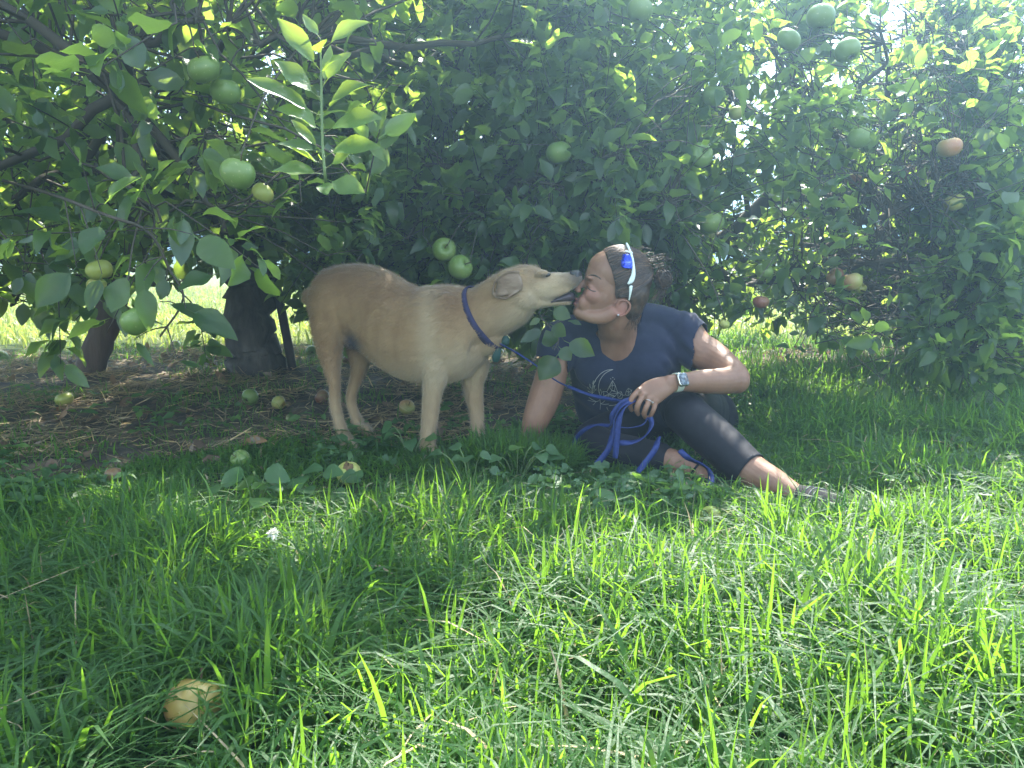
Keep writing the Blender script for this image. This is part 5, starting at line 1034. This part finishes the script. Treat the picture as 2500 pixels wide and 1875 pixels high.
# ---------------------------------------------------------------- stakes
def post(name, label, p0, p1, w_, d_, matn, cat, n=16, bark=.06, sides=9):
    p0, p1 = np.array(p0), np.array(p1); q = spline([p0, p0 * .6 + p1 * .4 + np.array([w_ * .08, 0, 0]), p1], n); ax = nrm(p1 - p0); s = nrm(np.cross(ax, Y_)); f = np.cross(s, ax)
    th = np.arange(sides) * 2 * np.pi / sides; rg_ = np.random.default_rng(4); ro = 1 + bark * rg_.normal(0, 1, (n, sides))
    V = q[:, None] + ((np.cos(th) * w_)[None, :, None] * s + (np.sin(th) * d_)[None, :, None] * f) * ro[..., None]; V = V.reshape(-1, 3); k = len(V)
    V = np.vstack([V, q[-1], q[0]]); j = np.arange(sides); T = np.vstack([np.stack([(n - 1) * sides + j, (n - 1) * sides + (j + 1) % sides, np.full(sides, k)], 1), np.stack([(j + 1) % sides, j, np.full(sides, k + 1)], 1)])
    return tag(link(name, npmesh(name, V, [strips(1, n, sides, True), T]), M[matn]), label, cat)
g0, g1 = G(*D1(176, 812)), W(*D1(262, 590), 4.0)
post('leaning_stake', 'thick weathered wooden stake leaning to the right under the low boughs', (g0.x, g0.y, -.06), g1, .072, .055, 'old_wood', 'stake')
g0 = G(*D1(636, 800)); g1 = W(*D1(565, 455), g0.y + .05)
post('support_rod', 'thin dark support rod leaning against the grooved apple trunk', (g0.x, g0.y, -.06), g1, .024, .020, 'metal_stake', 'stake', bark=.02)

# ---------------------------------------------------------------- weeds and flowers
HU = np.array([-.05, 0, .08, .25, .45, .68, .88, 1.0]); HP = np.array([.3, .62, .88, 1.0, .92, .66, .3, .02])
def weed(px, py, n, size, label, seed, name='violet_plant', spread=.09, group='round leaved violets in the grass'):
    rg_ = np.random.default_rng(seed); g = G(px, py); z0 = float(gz(g.x, g.y)); root = empty(name, (g.x, g.y, z0), label, 'plant', group); P, B, D_, U_ = [], [], [], []
    for k in range(n):
        a = rg_.uniform(0, 6.28); r_ = spread * math.sqrt(rg_.random()); h_ = .05 + .05 * rg_.random(); e = np.array([g.x + r_ * math.cos(a), g.y + r_ * .7 * math.sin(a), z0 + h_]); b = np.array([g.x + r_ * .2 * math.cos(a), g.y + r_ * .2 * math.sin(a), z0])
        P.append(spline([b, (b + e) / 2 + [0, 0, .02], e], 7)); B.append(e); a2 = a + rg_.normal(0, .5); D_.append([math.cos(a2), math.sin(a2) - .35, rg_.normal(-.1, .2)]); U_.append([rg_.normal(0, .25), -.45, 1])
    V, F = tubes(np.array(P), np.full((n, 7), .0013), 5); link('stems', npmesh('stems', V, F), M['green_stem'], root)
    ln = size * rg_.uniform(.7, 1.15, n); V, F, A = leaves(np.array(B), np.array(D_), np.array(U_), ln, ln * 1.0, rg_.normal(.2, .15, n), rg_, HU, HP, .02, .12); link('leaves', npmesh('leaves', V, F, A), M['weed'], root)
for k, (x, y, n, s_, lab) in enumerate(((625, 1262, 7, .052, 'round leaved violet between bare soil and long grass, in front of fallen apples'), (715, 1240, 6, .05, 'round leaved violet plant just left of the half rotten apple'), (800, 1225, 5, .04, 'low violet plant right of the half rotten apple, before the hind paws'),
        (1005, 1105, 5, .042, 'violet with one big round leaf at the near forepaw of the dog'), (1262, 1165, 8, .046, 'violet clump in the grass in front of her planted hand'), (1150, 1190, 6, .04, 'violet clump in grass between the dog and the left knee of the woman'), (580, 1345, 4, .05, 'single violet tuft alone in the long grass below the bare soil'))):
    weed(x, y, n, s_, lab, 30 + k)
g = G(672, 1425); fl = empty('clover_flower', (g.x, g.y, 0), 'single white clover flower standing in the shaded near grass', 'flower')
st = spline([(g.x, g.y, 0), (g.x + .006, g.y, .05), (g.x + .002, g.y - .004, .10)], 8); V, F = tubes(st[None], np.full((1, 8), .0011), 6); link('stem', npmesh('stem', V, F), M['green_stem'], fl)
rg_ = np.random.default_rng(8); n = 60; dd_ = nrm(rg_.normal(0, 1, (n, 3)) + [0, 0, .5]); V, F, A = leaves(st[-1] + dd_ * .003, dd_, rg_.normal(0, 1, (n, 3)), np.full(n, .0105), np.full(n, .004), rg_.normal(.2, .2, n), rg_, FU, FP)
link('petals', npmesh('petals', V, F, A), leaf_mat('petal', (.7, .7, .66), (.8, .8, .75), (.75, .75, .7), (.7, .7, .6), .3, .6), fl)
# ground cover of clover and small weeds: nobody could count it
x, y = scatter(11000, (-2.2, 2.8), (.8, 3.2), lambda x, y: infr(x, y) * (1 - .85 * soil(x, y)) * sstep(.42, .68, vnoise(x, y, 2.6, 71)) * (.35 + .65 * sstep(1.3, 2.1, y)))
N = len(x); B = np.stack([x, y, gz(x, y) + .015 + .05 * rg.random(N)], -1); th = rg.random(N) * 6.28; idx = np.repeat(np.arange(N), 3); a3 = np.tile(np.array([0, 2.1, 4.2]), N) + th[idx]
D3 = np.stack([np.cos(a3), np.sin(a3), rg.normal(.12, .18, len(a3))], -1); ln = (.011 + .020 * rg.random(N) ** 2)[idx]; lance = (rg.random(N) < .45)[idx]; ln = np.where(lance, ln * 2.1, ln)
V, F, A = leaves(B[idx], D3, np.array([0, -.2, 1.]) + rg.normal(0, .25, (len(idx), 3)), ln, np.where(lance, ln * .42, ln * .95), rg.normal(.2, .2, len(idx)), rg, FU, np.array([.05, .12, .8, 1.0, .3]))
tag(link('ground_cover', npmesh('ground_cover', V, F, A), M['weed']), 'small clover and broad leaved weeds in the grass', 'ground cover', None, 'stuff')
# curled fallen leaves by the nearest green apple
for k, (x, y, h_, tx, ty, lab) in enumerate(((z8(1650, 1395)[0], z8(0, 1395)[1], .02, 26, -36, 'upright curled brown leaf standing behind the nearest green fallen apple'), (z8(1500, 1500)[0], z8(0, 1500)[1], .015, -30, 8, 'broad brown leaf lying against the left of the nearest green fallen apple'), (z8(1400, 1395)[0], z8(0, 1395)[1], .012, -34, 2, 'flat russet leaf on the soil left of the nearest green fallen apple'))):
    g = G(x, y); t_ = W(x + tx * 1.2, y + ty, g.y - .01); b = np.array([g.x, g.y, .012 + h_ * .3]); d_ = np.array(t_) - b; d_[2] = max(d_[2], .004); rg_ = np.random.default_rng(50 + k); ln = np.array([.075])
    V, F, A = leaves(b[None], d_[None], np.array([[0, -.5, .8]]), ln, ln * .6, np.array([.5]), rg_, LU, LP, .08, .6); V, F = thick(V, F, .0006)
    A = {k_: np.concatenate([v_, v_]) for k_, v_ in A.items()}; tag(link('fallen_leaf', npmesh('fallen_leaf', V, F, A), M['dead_leaf']), lab, 'leaf', 'curled brown leaves by the fallen apple')
# ---------------------------------------------------------------- added misty volume standing in for veiling glare in the lens
if USE_VEIL:
    b = np.array([(x, y, z) for x in (-165, 165) for y in (-9, 245) for z in (-1.1, 6.0)])
    F = np.array([(0, 1, 3, 2), (4, 6, 7, 5), (0, 4, 5, 1), (2, 3, 7, 6), (0, 2, 6, 4), (1, 5, 7, 3)])
    m = bpy.data.materials.new('haze'); m.use_nodes = True; n = m.node_tree.nodes; n.remove(n['Principled BSDF'])
    pv = n.new('ShaderNodeVolumePrincipled'); pv.inputs['Color'].default_value = (.45, .75, 1, 1); pv.inputs['Density'].default_value = .030
    pv.inputs['Anisotropy'].default_value = .80
    m.node_tree.links.new(pv.outputs['Volume'], n['Material Output'].inputs['Volume'])
    tag(link('haze', npmesh('haze', b, F), m, smooth=False), 'pale bluish backlit haze in the air', 'haze', None, 'stuff')
